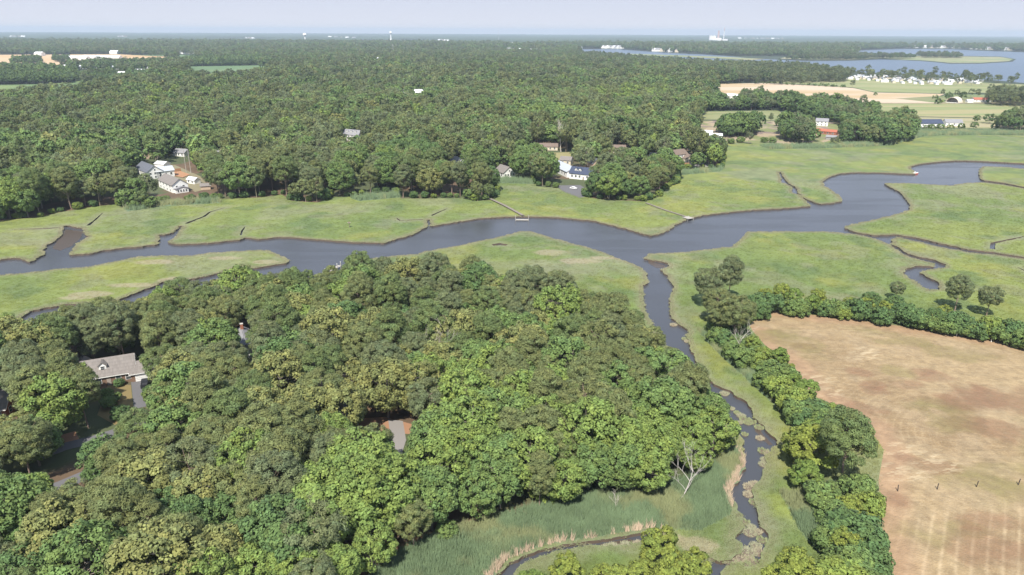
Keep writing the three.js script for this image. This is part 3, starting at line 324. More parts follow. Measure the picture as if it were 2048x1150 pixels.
const roofs = { brown: shingle(0.185, 0.140, 0.115, 1), taupe: shingle(0.205, 0.185, 0.172, 2), slate: shingle(0.115, 0.125, 0.15, 3), silver: std(0.50, 0.53, 0.57, 0.45, { metalness: 0.2 }), grey: shingle(0.25, 0.25, 0.265, 4), white: std(0.72, 0.73, 0.74, 0.6), orange: shingle(0.52, 0.20, 0.10, 5), red: shingle(0.40, 0.13, 0.08, 6), navy: shingle(0.05, 0.065, 0.11, 7) };
const boxG = (w, h, d, x = 0, y = 0, z = 0) => new THREE.BoxGeometry(w, h, d).translate(x, y, z);
function gableBody(w, d, h, rh) { const s = new THREE.Shape([[-d / 2, 0], [d / 2, 0], [d / 2, h], [0, h + rh], [-d / 2, h]].map(([a, b]) => new THREE.Vector2(a, b))); const g = new THREE.ExtrudeGeometry(s, { depth: w, bevelEnabled: false }); g.translate(0, 0, -w / 2); g.rotateY(Math.PI / 2); return g; }
function gableRoof(w, d, h, rh, ov = 0.45) { const L = Math.hypot(d / 2, rh), a = Math.atan2(rh, d / 2), len = L + ov, out = []; for (const s of [1, -1]) { const g = new THREE.BoxGeometry(w + 2 * ov, 0.22, len); g.translate(0, 0.13, s * (len / 2)); g.rotateX(s * a); g.translate(0, h + rh, 0); out.push(g); } const m = mergeGeometries(out), p = m.attributes.position, uv = m.attributes.uv; for (let i = 0; i < p.count; i++) uv.setXY(i, p.getX(i), p.getZ(i) + p.getY(i)); return m; }
function windowPart(parent, x, y, z, turn, w = 1.1, h = 1.4) { const f = part('window', boxG(w + 0.24, h + 0.24, 0.1), paint.white, parent); f.position.set(x, y, z); f.rotation.y = turn; part('pane', boxG(w, h, 0.06, 0, 0, 0.04), paint.glass, f); part('sash', boxG(w, 0.07, 0.07, 0, 0, 0.055), paint.white, f); return f; }
function wing(g, o, ox = 0, oz = 0, turn = 0) { // one gabled volume with its roof, windows, doors
  const n = new THREE.Group(); n.name = o.name ?? 'wing'; n.position.set(ox, 0, oz); n.rotation.y = turn; g.add(n);
  wingParts(n, o); return n;
}
function wingParts(n, o) {
  const { w, d, h, rh } = o, fz = d / 2 + 0.05;
  part('wall', gableBody(w, d, h, rh), o.wall, n);
  const roof = part('roof', gableRoof(w, d, h, rh, o.ov ?? 0.45), o.roof, n);
  if (o.fascia) { for (const s of [1, -1]) { part('fascia', boxG(w + 0.95, 0.24, 0.06, 0, h - 0.22, s * (d / 2 + 0.48)), paint.white, n); } for (const s of [1, -1]) for (const q of [1, -1]) { const L = Math.hypot(d / 2, rh) + 0.45, b = boxG(0.06, 0.28, L, 0, 0, q * L / 2); b.rotateX(q * Math.atan2(rh, d / 2)); b.translate(s * (w / 2 + 0.49), h + rh, 0); part('rake_board', b, paint.white, n); } }
  const rowsN = o.storeys ?? 1, hh = h / rowsN;
  for (let r = 0; r < rowsN; r++) {
    const y = hh * (r + 0.56), wh = Math.min(1.5, hh * 0.5);
    for (const [k, z, t] of [['front', fz, 0], ['back', -fz, Math.PI]]) { const c = o[k] ?? 0; for (let i = 0; i < c; i++) { const x = (-0.5 + (i + 0.5) / c) * w * 0.92; if (k === 'front' && r === 0 && o.door && i === Math.floor(c / 2)) { const q = part('door', boxG(1.1, 2.1, 0.1), paint.door, n); q.position.set(x, 1.07, z); part('handle', boxG(0.05, 0.2, 0.06, 0.4, 0, 0.07), paint.glass, q); } else windowPart(n, x, y, z, t, Math.min(1.3, w * 0.5 / c), wh); } }
    for (const [k, x, t] of [['right', w / 2 + 0.05, Math.PI / 2], ['left', -w / 2 - 0.05, -Math.PI / 2]]) { const c = o[k] ?? 0; for (let i = 0; i < c; i++) windowPart(n, x, y, (-0.5 + (i + 0.5) / c) * d * 0.85, t, Math.min(1.2, d * 0.45 / c), wh); }
  }
  if (o.attic) for (const s of [1, -1]) windowPart(n, s * (w / 2 + 0.05), h + rh * 0.35, 0, s * Math.PI / 2, 0.9, 1.1);
  if (o.garage) { const q = part('garage_door', boxG(o.garage, 2.3, 0.1), paint.white, n); q.position.set(0, 1.16, fz); for (let i = 0; i < 3; i++) part('panel_rib', boxG(o.garage - 0.1, 0.05, 0.05, 0, -0.6 + 0.55 * i, 0.06), paint.grey, q); }
  for (const [x, zf] of o.dormers ?? []) { const dz = d / 2 * zf, base = h + rh * (1 - zf) - 0.4, dd = 2.4, dm = part('dormer', gableBody(dd, 2.0, 1.7, 0.9).rotateY(Math.PI / 2), paint.white, n); dm.position.set(x, base, dz - dd / 2 + 0.2); part('dormer_roof', gableRoof(dd, 2.0, 1.7, 0.9, 0.25).rotateY(Math.PI / 2), o.roof, dm); windowPart(dm, 0, 0.95, dd / 2 + 0.05, 0, 0.95, 1.05); }
  for (const [x, z, mat] of o.chimneys ?? []) { const cy = h + rh * (1 - Math.abs(z) / (d / 2)), c = part('chimney', boxG(0.9, 2.4, 0.9, 0, 0.7, 0), mat, roof); c.position.set(x, cy, z); part('cap', boxG(1.05, 0.15, 1.05, 0, 1.97, 0), paint.concrete, c); }
}
function house(name, label, category, [x, z], deg, o, group) {
  const g = thing(name, label, category, x, 0, z, deg * Math.PI / 180, group);
  wingParts(g, o);
  for (const a of o.wings ?? []) wing(g, a, a.x, a.z, (a.turn ?? 0) * Math.PI / 180);
  const c = Math.cos(deg * Math.PI / 180), s = Math.sin(deg * Math.PI / 180), W = (lx, lz) => [x + lx * c + lz * s, z - lx * s + lz * c];
  if (o.see) for (const [lx, ly, lz] of o.see === true ? [[0, o.h + o.rh * 0.5, 0], [-o.w * 0.45, o.h, o.d * 0.4], [o.w * 0.45, o.h, o.d * 0.4], [0, o.h * 0.5, o.d * 0.5], [o.w * 0.4, o.h + o.rh * 0.8, 0], [-o.w * 0.4, o.h + o.rh * 0.8, 0]] : o.see) { const [a, b] = W(lx, lz); views.push([a, ly, b, o.pad ?? 0.6]); }
  const pad = 2.2; clearings.push([W(-o.w / 2 - pad, -o.d / 2 - pad), W(o.w / 2 + pad, -o.d / 2 - pad), W(o.w / 2 + pad, o.d / 2 + pad), W(-o.w / 2 - pad, o.d / 2 + pad)]);
  for (const a of o.wings ?? []) clearings.push([W(a.x - a.w / 2 - 1, a.z - a.d / 2 - 1), W(a.x + a.w / 2 + 1, a.z - a.d / 2 - 1), W(a.x + a.w / 2 + 1, a.z + a.d / 2 + 1), W(a.x - a.w / 2 - 1, a.z + a.d / 2 + 1)]);
  return g;
}
// in the near wood
house('shingled_house', 'brown house with taupe shingle roof and white dormer beside the driveway', 'house', [-122.0,-194.1], 25, { w: 14, d: 10, h: 3.2, rh: 3.6, wall: paint.brown, roof: roofs.taupe, fascia: true, front: 5, door: true, right: 2, dormers: [[-1.2, 0.62]], see: [[-3, 5, 2], [0, 6, 0], [4, 6.4, 0], [6, 4, 4], [0, 3.4, 5], [3, 1.6, 5.2], [4, 0, 9], [-1.2, 5.2, 3.4], [-3, 4, 4]], pad: 0.8, wings: [{ name: 'garage_wing', x: 9.4, z: 2.2, turn: 0, w: 7, d: 7, h: 2.8, rh: 2.2, wall: paint.brown, roof: roofs.taupe, fascia: true, garage: 4.8 }, { name: 'rear_wing', x: -7, z: -3.5, turn: 90, w: 6, d: 6, h: 3.2, rh: 2.8, wall: paint.brown, roof: roofs.taupe, fascia: true }] });
house('brick_house', 'red brick house with dark grey roof under tall pines', 'house', [-143.3,-172.9], 10, { w: 11, d: 9, h: 3.3, rh: 3.4, wall: paint.brick, roof: roofs.taupe, fascia: true, front: 4, right: 2, attic: true, see: [[5, 4, 3], [5, 2.4, 4.5], [4, 5.5, 1]], pad: 0.3 });
house('white_chimney_house', 'white house with grey roof and brick chimney half hidden by trees', 'house', [-87.5,-212.8], -65, { w: 16, d: 8, h: 3.4, rh: 2.8, wall: paint.white, roof: roofs.grey, front: 4, right: 2, chimneys: [[-5.5, 0, paint.brick]], see: [[-6, 6, 0], [7.5, 2.4, 0]], pad: 0 });
house('shaded_cottage', 'dark cottage deep in shade beside the litter yard', 'house', [-45.8,-170.5], 5, { w: 9, d: 7, h: 2.8, rh: 2.2, wall: paint.grey, roof: roofs.slate, front: 3, door: true });
seeThrough([...driveA, ...driveB.slice(0, 4), ...[[-108.7,-183.5],[-109.9,-188.1],[-29.5,-160.1],[-30.3,-165.0],[-38.2,-168.0],[-33.8,-166.2]]], 0.5, 0); seeThrough([[-114.9,-154.2],[-112.9,-156.3],[-110.8,-158.2],[-108.4,-159.6],[-106.1,-161.3],[-110.6,-149.2],[-108.2,-151.4],[-105.3,-138.5],[-103.5,-141.2],[-101.8,-143.4]], 0.5, 0.2);
seeThrough([[-38.8,-168.0],[-35.3,-167.0],[-31.8,-166.5],[-28.2,-166.0]], 0.5, 0.5);
clearings.push(driveA, driveB, yardB, yardA, ribbon(road1, 9), ribbon(road2.slice(0, 5), 8));
// along the far bank
house('slate_roofed_house', 'large white house with slate roof and long rear wing among pines', 'house', [-262.4,-511.1], -47, { w: 26, d: 11, h: 5, rh: 4, storeys: 2, wall: paint.white, roof: roofs.slate, front: 5, right: 3, attic: true, see: true, pad: 2, wings: [{ name: 'side_wing', x: 9, z: -7, turn: 90, w: 12, d: 8, h: 4.6, rh: 2.6, wall: paint.white, roof: roofs.silver, front: 3, right: 2 }] });
house('taupe_roofed_house', 'white gabled house with taupe roof and porch next to orange deck', 'house', [-225.3,-467.0], -47, { w: 26, d: 10, h: 5, rh: 3.6, storeys: 2, wall: paint.white, roof: roofs.taupe, front: 4, right: 2, see: [[0, 7, 0], [10, 6, 3], [13, 4, 0], [13, 6, 0], [6, 8, 0], [-8, 8, 0], [13, 2, 3]], pad: 1.6, wings: [{ name: 'porch', x: 14.5, z: 0, w: 3, d: 8, h: 2.8, rh: 1.2, wall: paint.white, roof: roofs.grey, right: 4 }] });
house('long_brown_house', 'long low brown roofed house behind the slate roofed one', 'house', [-307.6,-594.8], -56, { w: 30, d: 8, h: 3, rh: 2.4, wall: paint.tan, roof: roofs.brown, front: 5, see: [[0, 5, 0], [8, 5, 0], [-8, 5, 0]] });
house('grey_hip_house', 'small grey roofed house among pines beside two bare poles', 'house', [-277.7,-600.7], -20, { w: 12, d: 9, h: 3, rh: 2.6, wall: paint.white, roof: roofs.grey, front: 3, see: true });
house('small_dark_house', 'small dark roofed house in a gap of the wood', 'house', [-252.2,-606.6], 5, { w: 10, d: 7, h: 2.8, rh: 1.8, wall: paint.grey, roof: roofs.grey, front: 3, see: [[0, 4.4, 0], [3, 3, 2]] });
house('low_grey_house', 'low flat looking grey house deep in the wood', 'house', [-246.6,-660.2], 0, { w: 14, d: 8, h: 2.8, rh: 1.6, wall: paint.grey, roof: roofs.grey, front: 3, see: [[0, 4.2, 0], [4, 4, 0]] });
house('dormered_house', 'white house with grey roof and three dormers alone in the wood', 'house', [-153.5,-695.2], -30, { w: 20, d: 10, h: 5.6, rh: 4.2, storeys: 2, wall: paint.white, roof: roofs.grey, front: 4, right: 3, attic: true, dormers: [[-5, 0.6], [0, 0.6], [5, 0.6]], pad: 1.4, see: true });
house('white_gable_house', 'white gabled house with one attic window peeking above pines', 'house', [-41.8,-548.8], -62, { w: 12, d: 9, h: 5.4, rh: 3, storeys: 2, wall: paint.white, roof: roofs.grey, front: 2, right: 2, attic: true, pad: 1.4, see: [[6, 6, 0], [6, 4, 0], [3, 7.4, 0], [6, 5, 2]] });
house('grey_shed', 'small grey roofed shed between white gabled house and cottage', 'shed', [-23.3,-569.1], -30, { w: 6, d: 5, h: 2.6, rh: 1.6, wall: paint.white, roof: roofs.grey, see: [[0, 3.6, 0]] });
house('white_cottage', 'white cottage with grey roof and dark porch windows on the marsh edge', 'house', [-5.5,-517.4], -60, { w: 13, d: 10, h: 3.6, rh: 4, wall: paint.white, roof: roofs.taupe, front: 3, right: 4, attic: true, pad: 1.4, see: true });
house('tan_ranch_house', 'long tan ranch house with brown roof on open lawn', 'house', [29.9,-642.1], -4, { w: 21, d: 9, h: 3.2, rh: 2.4, wall: paint.cream, roof: roofs.brown, front: 5, right: 2, pad: 1.4, see: true });
house('white_hut', 'small white arched garden hut beside the tan ranch house', 'shed', [13.5,-630.4], 10, { w: 5.5, d: 4, h: 2, rh: 1.4, wall: paint.white, roof: roofs.white, see: [[0, 3, 0]] });
house('small_tan_house', 'small tan house with taupe roof behind the silver roof', 'house', [43.1,-568.6], -20, { w: 9, d: 8, h: 3.6, rh: 2.4, wall: paint.cream, roof: roofs.taupe, front: 2, see: true });
house('silver_roof_house', 'long white house with pale silver metal roof', 'house', [39.3,-530.2], -72, { w: 34, d: 11, h: 4.2, rh: 3, wall: paint.white, roof: roofs.silver, right: 2, front: 6, pad: 1.4, see: [[0, 7, 0], [10, 6.5, 0], [-10, 7, 0], [14, 7, 0], [16, 5, 3]] });
house('navy_roof_house', 'white house with dark blue roof and paired white dormers above the parking', 'house', [51.6,-509.4], -28, { w: 19, d: 10, h: 4, rh: 4, wall: paint.white, roof: roofs.navy, front: 6, door: true, right: 2, dormers: [[-5, 0.62], [-2, 0.62]], pad: 1.4, see: [[-6, 6, 2], [-2, 6, 2], [0, 7.6, 0], [-6, 2, 5], [-2, 2, 5], [4, 6, 2]] });
house('grey_gable_cottage', 'steep grey gable roof half hidden by dark round trees', 'house', [64.0,-558.0], -70, { w: 10, d: 7, h: 3.2, rh: 3.6, wall: paint.tan, roof: roofs.slate, see: [[0, 6, 0], [4, 5, 0]] });
house('brown_roof_house', 'tan house with brown roof between dark round trees', 'house', [93.3,-627.3], -6, { w: 11, d: 9, h: 4, rh: 2.6, wall: paint.cream, roof: roofs.brown, front: 3, pad: 1.4, see: true });
house('orange_roof_pavilion', 'low pavilion with bright orange roof beside brown roof house', 'pavilion', [104.5,-603.9], -4, { w: 9, d: 8, h: 2.4, rh: 1.8, wall: paint.tan, roof: roofs.orange, see: [[0, 4, 0], [-3, 3, 2], [3, 3, 2]] });
house('white_shed', 'small white shed with grey roof near the two storey house', 'shed', [118.5,-601.8], -40, { w: 5, d: 4.5, h: 2.6, rh: 1.5, wall: paint.white, roof: roofs.grey, see: [[0, 3.4, 0]] });
const deckHouse = house('two_storey_house', 'white two storey house with brown roof above an orange deck fence', 'house', [135.1,-585.1], 33, { w: 13, d: 10, h: 6.2, rh: 3.2, storeys: 2, wall: paint.white, roof: roofs.brown, left: 1, front: 3, right: 2, pad: 1.4, see: true, wings: [{ name: 'sun_room', x: 5, z: 6, turn: 90, w: 8, d: 9, h: 3.2, rh: 3, wall: paint.cream, roof: roofs.brown, right: 0, left: 4 }] });
house('pale_garage', 'low pale garage behind the slate roofed house', 'garage', [-269.7,-547.1], -20, { w: 9, d: 7, h: 2.8, rh: 1.6, wall: paint.white, roof: roofs.white, garage: 4, see: true });
house('garden_shed', 'small white garden shed beside the orange deck', 'shed', [-220.4,-486.9], -30, { w: 8, d: 5, h: 2.6, rh: 1.5, wall: paint.white, roof: roofs.white, front: 2, see: true });
house('boat_shed', 'small tan shed with pale roof near the marsh shrubs', 'shed', [-204.2,-467.5], 20, { w: 6, d: 5, h: 2.4, rh: 1.4, wall: paint.tan, roof: roofs.taupe, see: [[0, 3, 0]] });
house('hidden_house', 'white house mostly hidden between pines behind the marsh', 'house', [-105.4,-526.6], -30, { w: 12, d: 9, h: 5, rh: 3, storeys: 2, wall: paint.white, roof: roofs.grey, front: 3, see: [[2, 5, 4], [-2, 3, 4]], pad: 0 });
struct('garden_ground', sheet([[-276.0,-555.6],[-264.4,-556.0],[-226.6,-512.0],[-202.8,-470.7],[-207.5,-458.0],[-240.5,-504.2]], 0.014), std(0.21, 0.185, 0.11, 0.95), 'pale sandy garden between the houses and the deck');
clearings.push([[-276.0,-555.6],[-264.4,-556.0],[-226.6,-512.0],[-202.8,-470.7],[-207.5,-458.0],[-240.5,-504.2]]); seeThrough([[-242.6,-515.4],[-232.4,-504.4],[-217.6,-483.6],[-210.8,-473.8],[-260.6,-538.9]], 0.5, 0.5);
struct('garden_ground', sheet([[26.0,-622.6],[54.9,-628.9],[56.1,-592.6],[42.2,-573.2],[31.1,-591.9]], 0.014), std(0.26, 0.235, 0.11, 0.95), 'dry yellow lawn around the tan ranch house'); clearings.push([[26.0,-622.6],[54.9,-628.9],[56.1,-592.6],[42.2,-573.2],[31.1,-591.9]]); seeThrough([[33.9,-607.0],[42.1,-602.2],[48.9,-607.4]], 0.5, 0.5);
// timber deck fences, one board after the other
function boardFence(label, a, b, h, n, mat) { const L = Math.hypot(b[0] - a[0], b[1] - a[1]), g = thing('deck_fence', label, 'fence', (a[0] + b[0]) / 2, 0, (a[1] + b[1]) / 2, Math.atan2(-(b[1] - a[1]), b[0] - a[0])); const bg = boxG(L / n - 0.04, h, 0.05, 0, h / 2, 0), pg = boxG(0.14, h + 0.1, 0.14, 0, h / 2 + 0.05, -0.1); for (let i = 0; i < n; i++) part('board', bg, mat, g).position.x = (-0.5 + (i + 0.5) / n) * L; for (let i = 0; i <= 4; i++) part('post', pg, mat, g).position.x = (-0.5 + i / 4) * L; views.push([g.position.x, 1.2, g.position.z, 0.3]); return g; }
boardFence('orange timber deck fence in front of the white two storey house', ...[[127.0,-564.1],[140.2,-564.5]], 2.2, 24, paint.deck);
boardFence('orange timber fence behind the taupe roofed house', ...[[-254.9,-524.8],[-248.7,-531.0]], 2.2, 26, paint.deck);
struct('timber_deck', sheet([[-254.0,-522.9],[-247.9,-529.0],[-235.4,-515.6],[-235.6,-504.3],[-246.3,-511.5]], 0.4), paint.deck, 'orange timber deck behind the taupe roofed house');
// right-hand farms
house('yard_house', 'long white house behind the wood edge by the bare yard', 'house', [196.4,-742.3], -25, { w: 18, d: 8, h: 3, rh: 2, wall: paint.white, roof: roofs.white, front: 4, see: true });
house('yard_barn', 'white shed with white roof beside the long white house', 'shed', [203.0,-720.7], -10, { w: 12, d: 7, h: 3, rh: 1.6, wall: paint.white, roof: roofs.white, front: 3, see: true });
house('white_farm_house', 'white farm house with grey roof under the tall tree row', 'house', [352.2,-826.2], -25, { w: 13, d: 9, h: 5, rh: 3, storeys: 2, wall: paint.white, roof: roofs.grey, front: 3, right: 2, see: true });
house('rusty_barn', 'long low barn with rust red roof and blue gable', 'barn', [327.6,-754.3], -40, { w: 22, d: 7, h: 3, rh: 2, wall: paint.brick, roof: roofs.red, front: 4, see: true });
house('grey_farm_shed', 'small grey roofed shed in front of the rusty barn', 'shed', [315.8,-713.9], -30, { w: 9, d: 6, h: 2.6, rh: 1.6, wall: paint.grey, roof: roofs.grey, see: [[0, 4, 0]] });
house('dark_roof_barn', 'long white barn with dark navy roof behind the reeds', 'barn', [471.2,-821.7], 2, { w: 27, d: 11, h: 4, rh: 4, wall: paint.white, roof: roofs.navy, front: 4, left: 2, see: true });
house('grey_roof_barn', 'pale barn with grey roof beside the navy roofed barn', 'barn', [504.4,-832.0], -8, { w: 18, d: 10, h: 3.6, rh: 3.4, wall: paint.white, roof: roofs.grey, front: 3, see: true });
{ // half-round hangar
  const [x, z] = [674,-1119], g = thing('quonset_hangar', 'half round metal hangar with open dark front and tan side', 'hangar', x, 0, z, -0.9);
  const r = 9, L = 16, pts = (R) => Array.from({ length: 17 }, (_, i) => new THREE.Vector2(Math.cos(i / 16 * Math.PI) * R, Math.sin(i / 16 * Math.PI) * R * 0.9));
  const sh = new THREE.Shape([...pts(r), ...pts(r - 0.4).reverse()]), shell = new THREE.ExtrudeGeometry(sh, { depth: L, bevelEnabled: false }); shell.translate(0, 0, -L / 2);
  part('shell', shell, std(0.62, 0.52, 0.42, 0.6), g);
  const bk = new THREE.ExtrudeGeometry(new THREE.Shape(pts(r - 0.42)), { depth: 0.3, bevelEnabled: false }); bk.translate(0, 0, -L / 2 + 0.3); part('back_wall', bk, paint.white, g);
  for (let i = 0; i < 7; i++) { const ra = new THREE.ExtrudeGeometry(new THREE.Shape([...pts(r + 0.12), ...pts(r).reverse()]), { depth: 0.25, bevelEnabled: false }); ra.translate(0, 0, -L / 2 + 0.6 + i * (L - 1.6) / 6); part('rib', ra, paint.white, g); }
  part('front_frame', boxG(2 * r - 0.8, 0.8, 0.3, 0, 0.4, L / 2 - 0.3), paint.white, g);
  house('red_roof_shed', 'long pale shed with red roof beside the hangar', 'shed', [722,-1130], 2, { w: 28, d: 10, h: 4, rh: 2.6, wall: paint.white, roof: roofs.red, front: 5 });
  house('small_white_shed', 'small white shed between hangar and red roofed shed', 'shed', [698,-1120], 0, { w: 9, d: 6, h: 3, rh: 1.6, wall: paint.white, roof: roofs.white });
}
house('field_edge_house', 'white house at the corner of the bare tan field', 'house', [349,-1161], -45, { w: 22, d: 12, h: 5, rh: 3, wall: paint.white, roof: roofs.white, front: 4, see: true });
house('wide_white_lodge', 'wide white lodge with green white roof deep in the forest', 'house', [-159,-1179], 18, { w: 34, d: 18, h: 6, rh: 5, wall: paint.white, roof: roofs.white, front: 5, see: true, wings: [{ x: -22, z: 4, w: 14, d: 12, h: 5, rh: 3, wall: paint.white, roof: roofs.white, front: 2 }] });
house('flat_warehouse', 'white roofed warehouse beside a small tan lot in the forest', 'warehouse', [-423,-2343], 4, { w: 90, d: 50, h: 16, rh: 4, wall: paint.tan, roof: roofs.white, front: 6, see: true });
for (const [p, deg, w, d, l] of [[[-1157,-1989], -10, 110, 18, 'long pale poultry house behind the dark tree belt'], [[-1017,-1976], 20, 100, 18, 'long pale poultry house at the end of the tree belt'], [[-893,-1795], -20, 46, 16, 'short pale barn below the tree belt'], [[-894,-1693], 0, 22, 12, 'tiny pale shed at the crop field corner']])
  house('poultry_house', l, 'barn', p, deg, { w, d, h: 5, rh: 4, wall: paint.white, roof: roofs.white, see: true });
for (const [p, w, l] of [[[-1475,-2497], 44, 'white farm shed with arched look at the wheat edge'], [[-1453,-2500], 60, 'broad white farm shed among the wheat'], [[-1454,-2566], 46, 'tall white farm building with grey gable in the wheat'], [[-1414,-2571], 130, 'very long white shed in the wheat field'], [[-1854,-2926], 30, 'lone white shed on the far wheat edge'], [[-1691,-3175], 34, 'pale barn behind the far wheat edge']])
  house('farm_shed', l, 'shed', p, -4, { w, d: 24, h: 9, rh: 6, wall: paint.white, roof: roofs.white, front: 3, see: true });
const rowR = rng(5);
for (let i = 0; i < 14; i++) house('row_house', 'white house in the row behind the green field', 'house', [[-1464,-3246], [-1372,-3297]].reduce((a, b) => [a[0] + (b[0] - a[0]) * i / 13, a[1] + (b[1] - a[1]) * i / 13 + (rowR() - 0.5) * 60]), rowR() * 60 - 30, { w: 20 + 12 * rowR(), d: 14, h: 8, rh: 6, wall: paint.white, roof: rowR() < 0.5 ? roofs.grey : roofs.taupe, front: 2, see: [[0, 10, 0]] }, 'row of white houses behind the green field');
// mobile homes on the bay shore
{
  const a = rng(9), strip = [[810,-1808],[899,-1815],[969,-1742],[1058,-1676],[977,-1541],[871,-1505],[812,-1530],[790,-1590],[758,-1689]], b = boxOf(strip), put = [];
  const styles = [roofs.white, roofs.silver, roofs.grey].map((r, i) => { const g = new THREE.Group(); wingParts(g, { w: 15, d: 6, h: 3.2, rh: 1.4, wall: i === 2 ? paint.cream : paint.white, roof: r, ov: 0.2 }); return g; });
  for (let t = 0; t < 4000 && put.length < 95; t++) {
    const x = b[0] + a() * (b[1] - b[0]), z = b[2] + a() * (b[3] - b[2]);
    if (!inside(strip, x, z) || put.some(([p, q]) => Math.hypot((p - x) / 1.3, q - z) < 12.5)) continue;
    put.push([x, z]);
    const g = thing('mobile_home', 'white mobile home in the packed park on the bay shore', 'mobile home', x, 0, z, (a() < 0.7 ? 1.2 : -0.3) + 0.15 * a(), 'mobile homes packed along the bay shore');
    for (const c of styles[put.length % 3].children) g.add(c.clone());
  }
  const c = rng(10);
  const town = [14, 12, 8, 12, 16, 9, 12, 6, 14, 3, 4, 7, 9, 9, 5, 4];
  const baked = [[-22,-5264],[263,-4705],[167,-5138],[285,-4328],[271,-4572],[403,-4351],[560,-4698],[688,-4657],[2808,-5312],[3127,-5223],[3037,-4988],[3087,-4614],[-66,-6059],[178,-5494],[755,-3986],[851,-3816],[-677,-6957],[-230,-5215],[-4644,-8893],[-4597,-8917],[-5620,-8407],[-5451,-8491],[-127,-4624],[10,-4056],[-42,-3849],[154,-3617],[3182,-10568],[3713,-10196],[-2431,-9996],[-1738,-8542],[-2877,-8073],[-2626,-7727]];
  const homes = [roofs.white, roofs.grey, roofs.taupe].map((r, i) => { const g = new THREE.Group(); wingParts(g, { w: 20, d: 12, h: 6.5, rh: 5, wall: i === 2 ? paint.cream : paint.white, roof: r }); return g; });
  town.forEach((n, k) => { const A = baked[2 * k], B = baked[2 * k + 1]; for (let i = 0; i < n; i++) { const t = (i + 0.3 * c()) / n, x = A[0] + (B[0] - A[0]) * t, z = A[1] + (B[1] - A[1]) * t + (c() - 0.5) * 120, far = Math.hypot(x, z), s = far > 6500 ? 2.2 : 1.5, y = far > 3500 ? 6 : 0; const g = thing('distant_house', 'pale distant house showing above the far treetops', 'house', x, 0, z, c() * 3, 'pale houses scattered over the far country'); for (const q of homes[i % 3].children) g.add(q.clone()); g.scale.setScalar(s); views.push([x, 7 * s, z, 4]); clearings.push([[x - 25, z - 25], [x + 25, z - 25], [x + 25, z + 25], [x - 25, z + 25]]); } });
}
// power station and towers on the horizon
{
  const [x, z] = [2309,-8484], k = -z / 8700, g = thing('power_station', 'white power station block with tall striped chimneys on the horizon', 'power station', x, 0, z, -0.12);
  const w = std(0.74, 0.74, 0.74, 0.7), stack = (px, h, r, mats) => { const n = mats.length, c = new THREE.Group(); for (let i = 0; i < n; i++) { const a = new THREE.CylinderGeometry(r * (1 - 0.25 * (i + 1) / n), r * (1 - 0.25 * i / n), h / n, 12).translate(0, h * (i + 0.5) / n, 0); part('chimney_section', a, mats[i], c); } c.name = 'chimney_stack'; c.position.set(px * k, 0, 0); g.add(c); };
  part('boiler_house', boxG(74 * k, 62 * k, 50, -66 * k, 31 * k, 0), w, g); part('turbine_hall', boxG(150 * k, 22 * k, 44, 10 * k, 11 * k, 20), w, g); part('annex', boxG(60 * k, 36 * k, 40, 4 * k, 18 * k, 5), w, g); part('switch_house', boxG(46 * k, 26 * k, 30, 78 * k, 13 * k, 30), w, g); part('low_shed', boxG(80 * k, 10 * k, 30, -120 * k, 5 * k, 10), w, g);
  const red = std(0.50, 0.36, 0.34, 0.8); stack(-6, 118 * k, 7 * k, [w, red, red, red]); stack(4, 116 * k, 7 * k, [w, red, red, red]); stack(60, 146 * k, 5 * k, [w, w, w, red]);
  views.push([x, 20, z, 30]); clearings.push([[x - 220, z - 90], [x + 220, z - 90], [x + 260, z + 700], [x - 260, z + 700]]);
}
function waterTower(label, [x, z], h, r) { const g = thing('water_tower', label, 'water tower', x, 0, z); const m = paint.white; part('tank', new THREE.SphereGeometry(r, 20, 14).scale(1, 0.8, 1).translate(0, h, 0), m, g); part('column', new THREE.CylinderGeometry(r * 0.28, r * 0.42, h, 14).translate(0, h / 2, 0), m, g); part('base_flare', new THREE.CylinderGeometry(r * 0.42, r * 0.75, h * 0.15, 14).translate(0, h * 0.075, 0), m, g); views.push([x, h, z, 10]); clearings.push([[x - 60, z - 60], [x + 60, z - 60], [x + 60, z + 60], [x - 60, z + 60]]); }
waterTower('white water tower with round tank above the far forest', [-1563,-5653], 66, 14); waterTower('tiny white water tower on the hazy skyline', [-1336,-8229], 75, 17);
function mast(label, [x, z], h, r) { const g = thing('radio_mast', label, 'mast', x, 0, z); const b = std(0.5, 0.5, 0.52, 0.6); for (const [dx, dz] of [[1, 0], [-0.5, 0.87], [-0.5, -0.87]]) part('leg', new THREE.CylinderGeometry(r * 0.35, r * 0.4, h, 6).translate(dx * r, h / 2, dz * r), b, g); for (let i = 0; i < 8; i++) part('brace', new THREE.TorusGeometry(r * 1.1, r * 0.14, 5, 6).rotateX(Math.PI / 2).translate(0, h * (i + 0.7) / 8, 0), b, g); part('antenna', boxG(r * 2.6, h * 0.05, r * 2.6, 0, h * 0.98, 0), paint.white, g); views.push([x, h * 0.6, z, 3]); }
mast('pale phone mast standing in the middle forest', [-495,-3090], 44, 0.7); mast('thin radio mast far out on the skyline', [-153,-7830], 116, 1.8);

